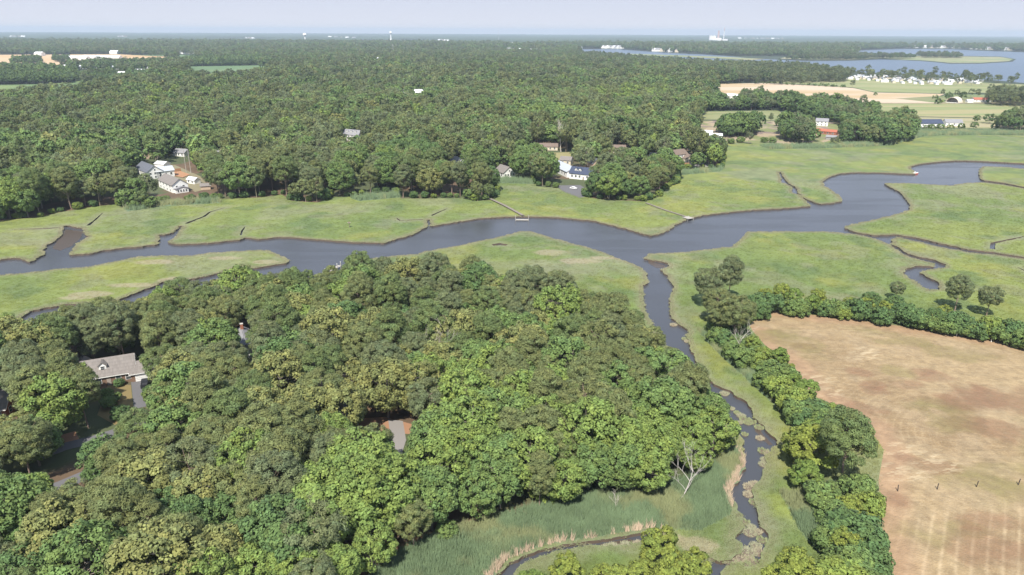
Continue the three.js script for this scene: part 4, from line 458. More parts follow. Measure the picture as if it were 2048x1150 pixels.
// ---------------------------------------------------------------- piers, vehicles, posts, small things
const timber = std(0.22, 0.19, 0.16, 0.9), greyWood = std(0.38, 0.355, 0.32, 0.9);
function boardwalk(name, label, line, width, deckY, mat, plank = 1.0) { // planked walkway on posts, built plank by plank
  const g = thing(name, label, 'pier', line[0][0], 0, line[0][1]);
  const pg = boxG(width, 0.07, plank - 0.06), post = new THREE.CylinderGeometry(0.11, 0.12, deckY + 1.9, 7).translate(0, (deckY - 1.6) / 2 + 0.1, 0), rail = [];
  for (let s = 0; s + 1 < line.length; s++) {
    const [ax, az] = line[s], [bx, bz] = line[s + 1], L = Math.hypot(bx - ax, bz - az), n = Math.round(L / plank), turn = Math.atan2(bx - ax, bz - az);
    for (let i = 0; i < n; i++) { const t = (i + 0.5) / n, m = part('plank', pg, mat, g); m.position.set(ax + (bx - ax) * t - line[0][0], deckY + 0.03 * ((i * 7) % 3 - 1) * 0.3, az + (bz - az) * t - line[0][1]); m.rotation.y = turn; }
    for (let i = 0; i <= n; i += Math.max(2, Math.round(3 / plank))) for (const q of [-1, 1]) { const t = i / n, m = part('post', post, mat, g); m.position.set(ax + (bx - ax) * t - line[0][0] + q * Math.cos(turn) * width * 0.5, 0, az + (bz - az) * t - line[0][1] - q * Math.sin(turn) * width * 0.5); }
    for (const q of [-1, 1]) { const b = boxG(0.1, 0.16, L); b.rotateY(turn); b.translate((ax + bx) / 2 - line[0][0] + q * Math.cos(turn) * width * 0.42, deckY - 0.12, (az + bz) / 2 - line[0][1] - q * Math.sin(turn) * width * 0.42); part('stringer', b, mat, g); }
  }
  return g;
}
boardwalk('boardwalk_pier', 'dark boardwalk crossing the marsh to the floating dock', [[-14.1,-440.1],[-4.5,-421.3],[6.1,-396.9]], 1.6, 0.75, timber);
{
  const [x, z] = [5.5,-391.1], g = thing('floating_dock', 'pale floating dock with corner piles at the boardwalk end', 'dock', x, -0.8, z, -0.04);
  for (let i = 0; i < 10; i++) part('plank', boxG(0.66, 0.08, 2.6, -3.2 + i * 0.71, 0.42, 0), greyWood, g);
  part('float', boxG(6.9, 0.36, 2.4, 0, 0.19, 0), std(0.1, 0.1, 0.1), g);
  for (const [a, b] of [[-3.7, 1.2], [3.7, 1.2], [-3.7, -1.2], [3.7, -1.2]]) part('pile', new THREE.CylinderGeometry(0.14, 0.14, 3.4, 8).translate(a, 1.2, b), greyWood, g);
}
boardwalk('boardwalk_pier', 'pale narrow boardwalk ending in a wider landing on the creek', [[82.6,-431.1],[91.7,-410.6],[99.9,-396.4]], 1.2, 0.5, timber);
{
  const [x, z] = [100.0,-394.1], g = thing('landing_stage', 'square plank landing at the end of the pale boardwalk', 'dock', x, 0, z, -1.1);
  for (let i = 0; i < 9; i++) part('plank', boxG(0.5, 0.09, 4.4, -2.2 + i * 0.55, 0.5, 0), greyWood, g);
  for (const [a, b] of [[-2.2, 2], [2.2, 2], [-2.2, -2], [2.2, -2]]) part('pile', new THREE.CylinderGeometry(0.13, 0.13, 2.6, 8).translate(a, -0.3, b), greyWood, g);
}
seeThrough([[37.2,-130.4],[39.0,-135.0],[42.0,-138.9]], 7, 3); seeThrough([[38.0,-134.1],[38.9,-136.0]], 3, 2.5);
const tee = [[-80.1,-284.0],[-81.5,-293.2],[-77.4,-303.8]];
boardwalk('tee_pier', 'weathered grey pier with white piles beside the near wood', tee, 2.0, 0.5, greyWood, 0.9); seeThrough([[-178.2,-240.6],[-177.0,-244.5],[-174.3,-237.3],[-172.2,-239.7],[-153.8,-260.5],[-151.5,-263.8],[-148.7,-270.2],[-145.7,-276.8]], 0, 0.2); seeThrough(tee.slice(1), 0.8, 0.3); seeThrough([[-80.9,-295.3],[-79.6,-298.8],[-101.0,-292.9],[-92.3,-293.1],[-111.0,-296.9]], 0.3, 0.3);
{ const pg = new THREE.CylinderGeometry(0.16, 0.17, 3.4, 9).translate(0, 0.5, 0), cap = new THREE.ConeGeometry(0.2, 0.25, 9).translate(0, 2.32, 0); for (const [x, z] of [[-82.4,-293.2],[-81.0,-296.7],[-79.6,-298.1],[-78.8,-300.2],[-77.9,-303.0],[-80.2,-287.9]]) { const g = thing('mooring_pile', 'white topped mooring pile along the weathered grey pier', 'pile', x + 0.9, 0, z - 0.6, 0, 'mooring piles of the grey pier'); part('pile', pg, greyWood, g); part('cap', cap, paint.white, g); } }
function vehicle(name, label, cat, [x, z], turn, body, truck) {
  const g = thing(name, label, cat, x, 0.03, z, turn), bm = std(...body, 0.35), s = new THREE.Shape((truck ? [[-2.7, 0.45], [2.7, 0.45], [2.72, 1.0], [1.6, 1.12], [0.95, 1.85], [-0.5, 1.87], [-0.75, 1.15], [-2.7, 1.12]] : [[-2.3, 0.4], [2.3, 0.4], [2.3, 0.85], [1.3, 1.0], [0.6, 1.5], [-1.1, 1.52], [-1.9, 1.02], [-2.3, 0.95]]).map((p) => new THREE.Vector2(...p)));
  const b = new THREE.ExtrudeGeometry(s, { depth: 1.7, bevelEnabled: true, bevelSize: 0.08, bevelThickness: 0.08, bevelSegments: 2 }); b.translate(0, 0, -0.85); part('body', b, bm, g);
  if (truck) { part('cargo_bed', boxG(1.7, 0.06, 1.4, -1.7, 1.16, 0), std(0.03, 0.03, 0.03), g); for (const q of [-1, 1]) part('bed_side', boxG(1.9, 0.3, 0.12, -1.72, 1.3, q * 0.82), bm, g); part('tailgate', boxG(0.12, 0.3, 1.7, -2.66, 1.3, 0), bm, g); }
  const top = truck ? 1.5 : 1.25; for (const q of [-1, 1]) { part('side_window', boxG(truck ? 1.1 : 1.8, 0.32, 0.04, truck ? 0.1 : -0.3, top, q * 0.95), paint.glass, g); for (const px of [-1.55, 1.6]) { const w = part('wheel', new THREE.CylinderGeometry(0.36, 0.36, 0.26, 16).rotateX(Math.PI / 2).translate(px, 0.36, q * 0.82), std(0.02, 0.02, 0.02), g); part('rim', new THREE.CylinderGeometry(0.2, 0.2, 0.28, 12).rotateX(Math.PI / 2).translate(px, 0.36, q * 0.83), std(0.5, 0.5, 0.5, 0.4), w); } part('headlight', boxG(0.08, 0.16, 0.34, truck ? 2.78 : 2.36, 0.8, q * 0.6), paint.white, g); }
  const wsL = truck ? 0.85 : 0.8, ws = boxG(0.04, wsL, 1.45); ws.rotateZ(truck ? 0.72 : 0.95); ws.translate(truck ? 1.31 : 0.98, truck ? 1.5 : 1.27, 0); part('windscreen', ws, paint.glass, g); return g;
}
const [tx0, tz0] = [-109.2,-189.4]; vehicle('pickup_truck', 'black pickup truck parked on the driveway by the garage', 'truck', [tx0, tz0], Math.PI / 2 + 0.35, [0.02, 0.022, 0.028], true); views.push([tx0, 1, tz0, 0.8], [tx0 - 1, 1, tz0 + 2, 0.8]);
const [cx0, cz0] = [41.1,-473.0]; vehicle('parked_car', 'white car parked on the dark asphalt area', 'car', [cx0, cz0], -0.5, [0.75, 0.75, 0.75], false); views.push([cx0, 1, cz0, 2.5], [cx0 - 6, 0, cz0 - 2, 1.5]);
{ // small boat against the bank
  const [x, z] = [305.8,-536.9], g = thing('rowing_boat', 'small white boat with red waterline drawn up on the creek bank', 'boat', x, -0.75, z, 0.5);
  const s = new THREE.Shape(); s.moveTo(-2.6, -0.9); s.quadraticCurveTo(1.5, -1.1, 2.8, 0); s.quadraticCurveTo(1.5, 1.1, -2.6, 0.9); s.closePath();
  const hull = new THREE.ExtrudeGeometry(s, { depth: 0.55, bevelEnabled: true, bevelSize: 0.12, bevelThickness: 0.25, bevelSegments: 2 }); hull.rotateX(-Math.PI / 2); part('hull', hull, std(0.5, 0.12, 0.07, 0.5), g);
  const rim = new THREE.ExtrudeGeometry(s, { depth: 0.25, bevelEnabled: false }); rim.rotateX(-Math.PI / 2); rim.translate(0, 0.82, 0); part('gunwale', rim, paint.white, g); part('bench', boxG(0.4, 0.1, 1.6, -0.4, 1.12, 0), timber, g); part('console', boxG(0.7, 0.8, 0.7, -1.3, 1.4, 0), paint.white, g);
}
{ const [x, z] = [-87.7,-371.0], g = thing('nesting_platform', 'wooden bird nesting platform on a pole in the open marsh', 'platform', x, 0, z, 0.3); part('pole', new THREE.CylinderGeometry(0.13, 0.15, 2.7, 8).translate(0, 1.3, 0), timber, g); part('tray', boxG(1.5, 0.14, 1.5, 0, 2.7, 0), greyWood, g); part('nest', new THREE.TorusGeometry(0.5, 0.2, 6, 12).rotateX(Math.PI / 2).translate(0, 2.85, 0), std(0.2, 0.15, 0.09), g); for (const q of [0.8, -0.8]) { const b = boxG(0.08, 1.1, 0.08); b.rotateZ(q); b.translate(-Math.sin(q) * 0.4, 2.2, 0); part('brace', b, timber, g); } }
[[89.6,-139.2],[99.2,-139.9],[109.0,-140.9],[119.4,-141.8]].forEach(([x, z], i) => { const g = thing('fence_post', ['dark leaning post beside the straw swirl in the mown field', 'dark post between straw swirl and green patch in the mown field', 'dark post on the green edge of the mown field', 'stout dark post farthest from the hedgerow in the mown field'][i], 'post', x, 0, z, i); part('shaft', new THREE.CylinderGeometry(0.1, 0.12, 1.7, 8).rotateZ(0.08).translate(0, 0.8, 0), std(0.06, 0.045, 0.04), g); part('top_cap', new THREE.CylinderGeometry(0.12, 0.12, 0.08, 8).translate(-0.07, 1.66, 0), std(0.09, 0.07, 0.06), g); });
[[156.0,-229.1],[165.0,-224.1]].forEach(([x, z], i) => { const g = thing('marker_post', ['short white marker post at the field edge beside dark shrubs', 'short pale marker post at the field edge near the rounded bush'][i], 'post', x, 0, z); part('shaft', new THREE.CylinderGeometry(0.12, 0.14, 1.8, 8).translate(0, 0.9, 0), paint.white, g); part('top_cap', new THREE.CylinderGeometry(0.15, 0.15, 0.1, 8).translate(0, 1.8, 0), paint.concrete, g); });
[[-242.1,-525.2],[-237.9,-523.3]].forEach(([x, z], i) => { const g = thing('utility_pole', ['tall bare utility pole with one crossarm among house gardens', 'tall bare utility pole without crossarm among house gardens'][i], 'pole', x, 0, z); part('shaft', new THREE.CylinderGeometry(0.18, 0.26, 17, 8).translate(0, 8.4, 0), greyWood, g); part(i ? 'top_cap' : 'crossarm', i ? new THREE.CylinderGeometry(0.22, 0.22, 0.3, 8).translate(0, 16.9, 0) : boxG(2.6, 0.16, 0.16, 0, 15.8, 0), greyWood, g); views.push([x, 4, z, 0.2], [x, 10, z, 0.2]); });

// ---------------------------------------------------------------- planting
const LEAF = { B: ['leafy', 0], D: ['leafy', 1], L: ['leafy', 2], Y: ['leafy', 3], P: ['pine', 0], G: ['pine', 1], Q: ['pine', 2], X: ['young', 0], F: ['young', 1], s: ['shrub', 0], m: ['shrub', 1], l: ['shrub', 2] };
const scaleFor = { pine: [0.78, 1.16], leafy: [0.74, 1.18], young: [0.85, 1.15], shrub: [0.7, 1.2] };
const pick = (k, w) => { const [kind, t] = LEAF[k], [a, b] = scaleFor[kind]; return [kind, t, (w ?? 1) * (a + (b - a) * PR())]; };
const crowns = [[-49.6,-263.1,"G",1.1],[-63.7,-256.4,"Q"],[-31.3,-265.2,"G",1.1],[-23.9,-270.4,"P"],[-16.2,-259.4,"P"],[-7.3,-251.4,"P"],[-79.9,-252.7,"P"],[-87.7,-244.8,"P"],[-99.7,-250.1,"P"],[-111.7,-252.2,"P"],[-120.1,-249.8,"Y"],[-125.4,-241.1,"P"],[-132.7,-235.8,"P"],[-139.8,-226.0,"P"],[-143.1,-212.6,"P"],[-69.6,-241.9,"P"],[-53.1,-231.9,"P"],[-2.7,-259.6,"P"],[6.7,-251.6,"P"],[16.1,-250.6,"P"],[25.0,-245.3,"P"],[30.9,-233.0,"P"],[36.9,-226.0,"P"],[38.8,-210.7,"P"],[-30.4,-232.2,"P"],[-16.6,-234.9,"Y"],[-4.2,-232.6,"Y"],[4.5,-227.9,"P"],[10.8,-214.5,"Y"],[18.6,-232.9,"Y"],[25.5,-214.7,"P"],[31.0,-206.5,"P"],[36.3,-195.2,"P"],[-65.8,-227.0,"P"],[-80.9,-231.6,"Y"],[-91.3,-231.4,"P"],[-99.9,-226.5,"Y"],[-106.5,-221.8,"P"],[-114.4,-217.3,"P"],[-118.9,-212.9,"P"],[-126.4,-208.7,"D"],[-129.9,-200.7,"G"],[-141.4,-204.5,"P"],[-145.4,-196.1,"P"],[-146.7,-189.0,"D"],[-69.3,-209.4,"P"],[-52.4,-205.5,"Y"],[-45.4,-209.7,"Y"],[-35.8,-209.8,"L",0.8],[-39.2,-201.8,"Y"],[-28.9,-205.8,"B",0.8],[-21.8,-214.1,"G"],[-12.0,-214.2,"Y"],[-3.8,-210.2,"B"],[2.5,-198.5,"Y"],[10.0,-194.9,"B"],[16.5,-202.5,"L",0.9],[24.6,-191.6,"P"],[31.1,-184.9,"P"],[38.3,-184.9,"B"],[43.9,-191.8,"L",0.8],[48.4,-191.8,"P"],[51.0,-180.9,"Y",0.8],[-88.7,-193.8,"B"],[-70.8,-194.0,"B"],[-62.4,-190.6,"B"],[-54.4,-194.2,"Y"],[-46.2,-184.0,"P",0.9],[-40.4,-169.4,"B",1.45],[-58.7,-177.5,"P",1.1],[-67.0,-177.4,"Y"],[-82.2,-177.3,"P"],[-91.7,-190.3,"B"],[-94.6,-183.5,"P"],[-105.0,-193.6,"P"],[-100.1,-177.1,"P"],[-14.8,-184.4,"Y"],[-9.2,-187.7,"B"],[-1.9,-184.5,"B"],[5.3,-184.6,"P"],[10.7,-178.3,"P"],[16.5,-181.5,"B"],[21.2,-172.4,"P"],[28.0,-172.4,"B"],[34.8,-172.5,"P"],[41.0,-169.7,"P"],[45.1,-164.2,"P"],[49.3,-161.6,"B"],[-26.1,-171.9,"Y"],[-21.1,-163.5,"G",0.9],[-16.4,-169.1,"P"],[-9.7,-169.2,"P"],[-3.0,-166.4,"P"],[3.5,-163.8,"L"],[8.6,-161.2,"P"],[13.2,-153.7,"P"],[18.6,-158.7,"P"],[23.9,-151.4,"P",1.15],[31.6,-153.9,"L"],[36.9,-149.2,"L"],[43.4,-151.6,"L"],[47.7,-147.0,"L"],[50.4,-154.0,"L"],[-24.0,-155.8,"Y"],[-17.5,-153.4,"L"],[-11.5,-155.9,"Y"],[-5.3,-153.5,"B"],[-0.3,-146.6,"P"],[6.7,-144.5,"P"],[12.4,-142.4,"P"],[17.8,-138.3,"B"],[24.5,-138.3,"B"],[31.3,-138.4,"L"],[36.5,-136.4,"L"],[42.6,-138.5,"L"],[47.2,-138.9,"L"],[-49.5,-163.3,"P"],[-59.0,-160.5,"B"],[-61.6,-153.0,"Y"],[-68.6,-155.4,"P"],[-73.8,-152.9,"P"],[-83.0,-162.9,"B"],[-86.9,-160.3,"P"],[-86.2,-148.1,"B"],[-78.0,-145.9,"B"],[-69.3,-141.7,"P"],[-62.4,-141.7,"P"],[-55.5,-141.8,"P"],[-49.2,-144.0,"P"],[-42.9,-141.9,"P"],[-37.1,-141.9,"P"],[-32.2,-141.6,"P"],[-82.1,-137.4,"P"],[-85.7,-133.4,"P"],[-87.4,-119.3,"P"],[-88.6,-113.2,"P"],[-80.2,-121.0,"P"],[-76.7,-126.2,"Y"],[-69.4,-119.5,"D",0.85],[-63.2,-114.8,"D",0.8],[-59.4,-119.6,"D",0.85],[-68.7,-111.8,"P"],[-61.2,-107.6,"P"],[-55.1,-106.3,"Y"],[-52.6,-111.9,"B"],[-54.7,-126.3,"P"],[-50.1,-131.8,"P"],[-42.2,-126.4,"L"],[-36.3,-128.3,"L"],[-33.2,-133.9,"L"],[-36.0,-118.1,"L"],[-30.3,-119.8,"L"],[-26.9,-123.1,"L"],[-26.9,-112.1,"L"],[-41.5,-116.5,"B"],[-43.6,-110.6,"D"],[-45.5,-105.1,"L"],[-37.9,-103.8,"L"],[-33.1,-106.5,"L"],[-28.6,-102.6,"Y"],[-22.0,-105.5,"L"],[-20.9,-132.1,"B"],[-15.6,-134.0,"L"],[-10.4,-138.0,"L"],[-16.8,-124.9,"B"],[-12.4,-121.5,"B"],[-6.6,-128.5,"B"],[-2.4,-132.2,"B"],[-2.2,-120.0,"L"],[-9.9,-115.2,"Y"],[-15.6,-113.2,"L"],[1.9,-126.8,"P"],[6.3,-132.3,"P"],[8.0,-123.4,"B"],[14.3,-125.1,"B"],[3.8,-118.4,"L"],[11.9,-120.4,"L"],[18.7,-126.9,"B"],[24.0,-127.0,"B"],[24.2,-121.8,"L"],[20.2,-121.8,"B"],[28.6,-123.5,"L"],[33.5,-127.0,"L"],[-135.8,-176.7,"G"],[-130.9,-179.9,"P"],[-120.0,-170.9,"P"],[-122.7,-162.6,"P"],[-113.0,-155.0,"P"],[-114.6,-147.8,"B"],[-111.1,-137.2,"D"],[-104.3,-155.0,"Y",1.05],[-102.7,-125.9,"L"],[-98.2,-116.1,"B"],[-96.3,-119.3,"D"],[-112.7,-165.4,"P"],[-111.8,-204.8,"P"],[-118.8,-194.2,"P",1.1],[-111.1,-190.7,"P"]];
const okHere = (kind, x, z, s) => bankDist(x, z) > 1.5 && !insideAny(clearings, x, z) && !hides(x, z, kind, s);
const rim = (x, z) => { const d = edgeDist(peninsula, x, z); return d < 3 ? 0.66 : d < 7 ? 0.82 : 1; };
for (const [x, z, k, w] of crowns) { const [kind, t, s0] = pick(k, w), s = s0 * rim(x, z); if (inside(peninsula, x, z) && okHere(kind, x, z, s) && !near(x, z, 4)) plant(kind, x, z, s, t, 'peninsula'); }
for (const [x, z, w] of [[-113.1,-179.6,0.6],[-113.0,-176.2,0.7],[-106.7,-170.0,0.8],[-103.2,-180.6,0.7],[-105.8,-185.1,0.5],[-117.0,-182.0,0.6],[-116.9,-189.0,0.5]]) plant('shrub', x, z, w, Math.floor(PR() * 3), 'peninsula');
{ // fill the wood between those crowns
  const b = boxOf(peninsula), R = rng(41);
  for (let t = 0; t < 16000; t++) { const x = Math.max(b[0], -260) + R() * (b[1] - Math.max(b[0], -260)), z = b[2] + R() * (Math.min(b[3], -75) - b[2]); if (!inside(peninsula, x, z)) continue; const n = fbm(x / 40, z / 40, 2); const bright = z > -185 && x > -30; const k = bright ? (R() < 0.5 ? 'L' : R() < 0.6 ? 'B' : 'P') : (R() < 0.55 + 0.3 * (n - 0.5) ? 'PGQ'[Math.floor(R() * 3)] : 'BDYYL'[Math.floor(R() * 5)]); const [kind, ti, s0] = pick(k), s = s0 * rim(x, z); if (near(x, z, 6.3) || !okHere(kind, x, z, s)) continue; plant(kind, x, z, s, ti, 'peninsula'); }
  for (let t = 0; t < 900; t++) { const x = -120 + R() * 220, z = -320 + R() * 210; if (!inside(peninsula, x, z) || edgeDist(peninsula, x, z) > 4.5 || near(x, z, 3.2)) continue; const [kind, ti, s] = pick(R() < 0.5 ? 'l' : 'm'); if (okHere(kind, x, z, s)) plant(kind, x, z, s * 0.9, ti, 'peninsula'); }
}
// hedgerow round the mown field and lone marsh-edge pines
for (const [x, z, k, w] of [[74.7,-254.6,"G",0.95],[84.9,-261.5,"G",0.95],[74.7,-239.2,"P",0.9],[75.9,-224.0,"P",1.0],[71.7,-226.1,"P",0.85],[70.3,-220.9,"m",1.1],[72.3,-218.4,"s",1.2],[74.2,-215.9,"m",1.2],[75.9,-229.8,"m",1.1],[80.7,-235.4,"s",1.2],[84.4,-239.3,"m",1.1],[76.7,-237.7,"m",1.0],[71.2,-230.6,"m",1.0],[82.2,-244.2,"s",1.1],[92.0,-250.6,"s",1.5],[97.6,-251.7,"s",1.7],[105.0,-260.6,"X",0.85],[88.1,-244.3,"m",1],[92.4,-244.4,"s",1.2],[104.3,-248.1,"m",1.2],[108.0,-247.7,"m",1.3],[113.5,-249.8,"F",0.75],[116.8,-247.8,"s",1.1],[120.2,-247.8,"m",1.3],[123.0,-244.8,"l",1.1],[128.2,-244.8,"s",1.4],[134.6,-249.0,"D",0.55],[134.4,-239.9,"s",1.4],[141.7,-246.0,"D",0.5],[143.0,-240.0,"s",1.5],[145.1,-237.2,"s",1.5],[147.3,-235.3,"m",1.3],[147.8,-240.1,"l",1.0],[151.8,-236.3,"D",0.45],[152.9,-231.6,"m",1.4],[156.8,-231.7,"s",1.5],[159.5,-229.4,"m",1.3],[162.0,-227.2,"s",1.4],[166.4,-228.2,"l",1.5],[167.7,-224.6,"m",1.3],[171.5,-223.8,"s",1.5],[172.4,-219.6,"m",1.4],[177.4,-219.6,"s",1.5],[152.7,-264.7,"G",0.5],[169.1,-252.7,"G",0.85],[177.9,-247.5,"G",0.72],[72.0,-209.5,"m",1.1],[73.7,-203.5,"m",1.2],[77.1,-202.8,"l",1.1],[78.8,-196.4,"m",1.2],[75.2,-190.0,"m",1.0],[77.7,-184.5,"l",1.4],[78.9,-176.7,"l",1.5],[81.8,-191.0,"m",1.3],[78.0,-170.0,"m",1.3],[82.1,-171.1,"s",1.3],[78.3,-165.7,"s",1.2],[83.2,-166.3,"m",1.2],[79.8,-161.1,"l",1.2],[84.4,-162.2,"X",0.7],[85.4,-159.7,"m",1.2],[71.8,-147.4,"X",1.35],[71.5,-152.9,"X",0.9],[77.4,-155.3,"F",0.95],[67.8,-140.1,"F",0.85],[69.7,-133.4,"m",1.3],[73.2,-129.0,"X",0.7],[78.8,-135.9,"m",1.2],[78.6,-130.8,"l",1.1],[69.4,-127.6,"m",1.2],[70.7,-119.9,"s",1.7],[71.0,-116.2,"s",1.6],[66.2,-115.4,"X",0.75],[66.5,-111.8,"m",1.5],[69.4,-111.8,"s",1.4],[63.3,-107.7,"l",1.6],[65.3,-119.1,"m",1.2],[65.0,-106.4,"m",1.5],[54.1,-107.7,"X",0.95],[49.7,-105.1,"X",0.8],[29.0,-111.8,"X",1.0],[24.7,-107.2,"X",0.75],[34.6,-107.5,"X",0.85],[10.5,-108.7,"X",0.75],[17.1,-106.1,"X",0.7],[3.6,-104.8,"F",0.7],[20.2,-105.5,"X",0.8],[30.4,-106.2,"X",0.9]]) { const [kind, t] = LEAF[k]; plant(kind, x, z, w * (0.95 + 0.1 * PR()), t, z > -150 && x < 85 ? 'reeds' : 'hedgerow'); }
{ const R = rng(66); for (const line of [[[90.0,-251.9],[103.3,-255.2],[113.7,-252.2],[130.3,-246.9],[147.2,-239.8],[160.4,-234.5],[171.4,-229.3],[181.9,-221.8]], [[79.8,-228.2],[81.5,-212.0],[83.6,-201.0],[83.5,-188.5],[83.8,-178.9],[87.2,-170.7],[88.7,-164.8]]]) for (let i = 0; i + 1 < line.length; i++) { const [ax, az] = line[i], [bx, bz] = line[i + 1], L = Math.hypot(bx - ax, bz - az); for (let d = 0; d < L; d += 3.4 + 3 * R()) { const x = ax + (bx - ax) * d / L + (R() - 0.5) * 3, z = az + (bz - az) * d / L - 2 - 2.5 * R(), k = 'lmlFX'[Math.floor(R() * 5)], [kind, t] = LEAF[k]; plant(kind, x, z, (kind === 'pine' ? 0.4 : kind === 'young' ? 0.6 : 0.6) * (0.8 + 0.7 * R()), t, 'hedgerow'); } } }
{ const [x, z] = [77.2,-141.1]; plant('pine', x, z, 1.05, 2, 'hedgerow'); }
// far yards: single trees
for (const [x, z, k, w] of [[298.1,-898.2,"D",0.6],[301.2,-877.4,"m",0.8],[299.1,-842.8,"G",0.55],[300.3,-819.8,"B",0.62],[222.2,-774.3,"B",0.75],[216.2,-724.7,"D",0.8],[229.2,-743.4,"B",0.7],[249.3,-775.2,"B",0.75],[260.1,-775.6,"D",0.75],[223.8,-681.2,"G",0.6],[218.6,-690.7,"m",1.2],[207.9,-683.9,"m",1.1],[241.9,-691.4,"m",1],[249.0,-688.4,"m",1.1],[268.4,-708.9,"B",0.8],[273.3,-695.7,"D",0.85],[279.3,-686.1,"D",0.9],[293.3,-699.6,"B",0.85],[297.1,-745.7,"G",0.85],[293.8,-764.8,"B",0.7],[300.6,-671.1,"G",0.62],[318.1,-687.4,"D",0.85],[330.5,-724.9,"G",0.7],[335.3,-704.3,"P",1],[351.7,-718.6,"B",0.9],[352.0,-698.2,"D",0.85],[361.0,-692.0,"D",0.95],[383.7,-712.7,"P",1],[398.6,-727.2,"D",0.8],[390.8,-768.2,"P",1.05],[410.5,-781.0,"P",1.1],[383.0,-780.0,"B",0.8],[372.0,-779.6,"D",0.8],[353.1,-755.2,"B",0.7],[462.9,-782.8,"m",1.5],[457.6,-790.9,"m",1.2],[509.8,-801.2,"B",0.55],[560.0,-852.8,"D",0.75],[550.5,-862.2,"B",0.5],[540.4,-802.3,"G",0.8],[554.7,-807.1,"G",0.85],[563.2,-803.1,"Q",0.85],[588.2,-849.2,"G",0.8],[534.8,-802.1,"m",1.4],[580.6,-812.4,"P",0.9],[456.7,-799.3,"m",1.2],[483.8,-800.3,"l",1.2],[496.2,-800.7,"m",1.2],[637,-1094,"m",1.6],[679,-1144,"D",0.7],[724,-1199,"G",0.7],[713,-1163,"D",0.8],[748,-1200,"G",0.85],[755,-1192,"G",0.8],[717,-1227,"G",0.6],[739,-1122,"G",1.1],[749,-1115,"G",1.1],[794,-1203,"P",1.1],[791,-1167,"P",1.1],[773,-1116,"G",1],[828,-1205,"P",1],[714,-1097,"D",0.7],[789,-1117,"G",1.1],[612,-1241,"m",1],[678,-1179,"m",1.3]]) { const [kind, t] = LEAF[k]; plant(kind, x, z, w * (0.95 + 0.1 * PR()), t, 'farms'); }
// marsh-front trees of the far bank, placed one by one
for (const [x, z, k, w] of [[-135.0,-433.4,"P",0.85],[-127.5,-430.8,"P",0.95],[-120.7,-430.9,"P",0.95],[-117.9,-439.3,"s",1.2],[-231.5,-416.7,"B",0.8],[-221.1,-415.7,"Q",0.85],[-224.8,-413.0,"m",1.3],[-216.6,-415.8,"m",1.3],[-215.6,-426.3,"m",1.2],[-21.8,-435.8,"P",0.7],[-14.8,-440.1,"Q",0.65],[-26.8,-441.3,"m",1.2],[20.6,-482.4,"P",1.05],[12.6,-506.7,"P",0.95],[18.3,-518.0,"P",1.1],[27.3,-479.2,"Q",0.9],[5.5,-521.5,"Y",0.8],[43.5,-450.0,"Q",0.72],[48.0,-457.5,"m",1],[54.4,-447.3,"D",0.95],[60.8,-447.4,"Q",0.9],[67.6,-450.5,"B",0.95],[74.4,-446.3,"D",0.9],[81.4,-446.4,"B",0.9],[88.9,-452.4,"P",0.95],[97.1,-464.7,"P",0.95],[107.4,-487.7,"P",0.95],[114.6,-505.5,"P",0.9],[69.8,-478.5,"P",1.0],[77.9,-487.0,"P",1.0],[86.0,-483.9,"P",1.05],[93.5,-487.4,"P",1.0],[103.8,-505.2,"P",1.0],[60.3,-470.2,"Q",0.8],[72.7,-513.7,"P",1],[85.1,-523.5,"P",1],[95.6,-519.9,"P",1],[107.4,-534.0,"P",0.9],[157.6,-567.2,"P",0.9],[163.6,-567.3,"Q",0.9],[173.4,-595.8,"P",1],[171.1,-610.9,"P",1],[185.6,-643.9,"P",1],[160.8,-595.5,"B",0.85],[158.2,-610.6,"D",0.85],[-1.9,-531.2,"l",0.9],[47.9,-568.8,"D",0.95],[53.1,-582.8,"D",0.95],[58.1,-592.6,"D",1],[-15.9,-562.5,"D",0.8],[-12.2,-574.0,"D",0.85]]) { const [kind, t, s] = pick(k, w); if (!insideAny(clearings, x, z) && !hides(x, z, kind, s)) plant(kind, x, z, s, t, 'far bank'); }
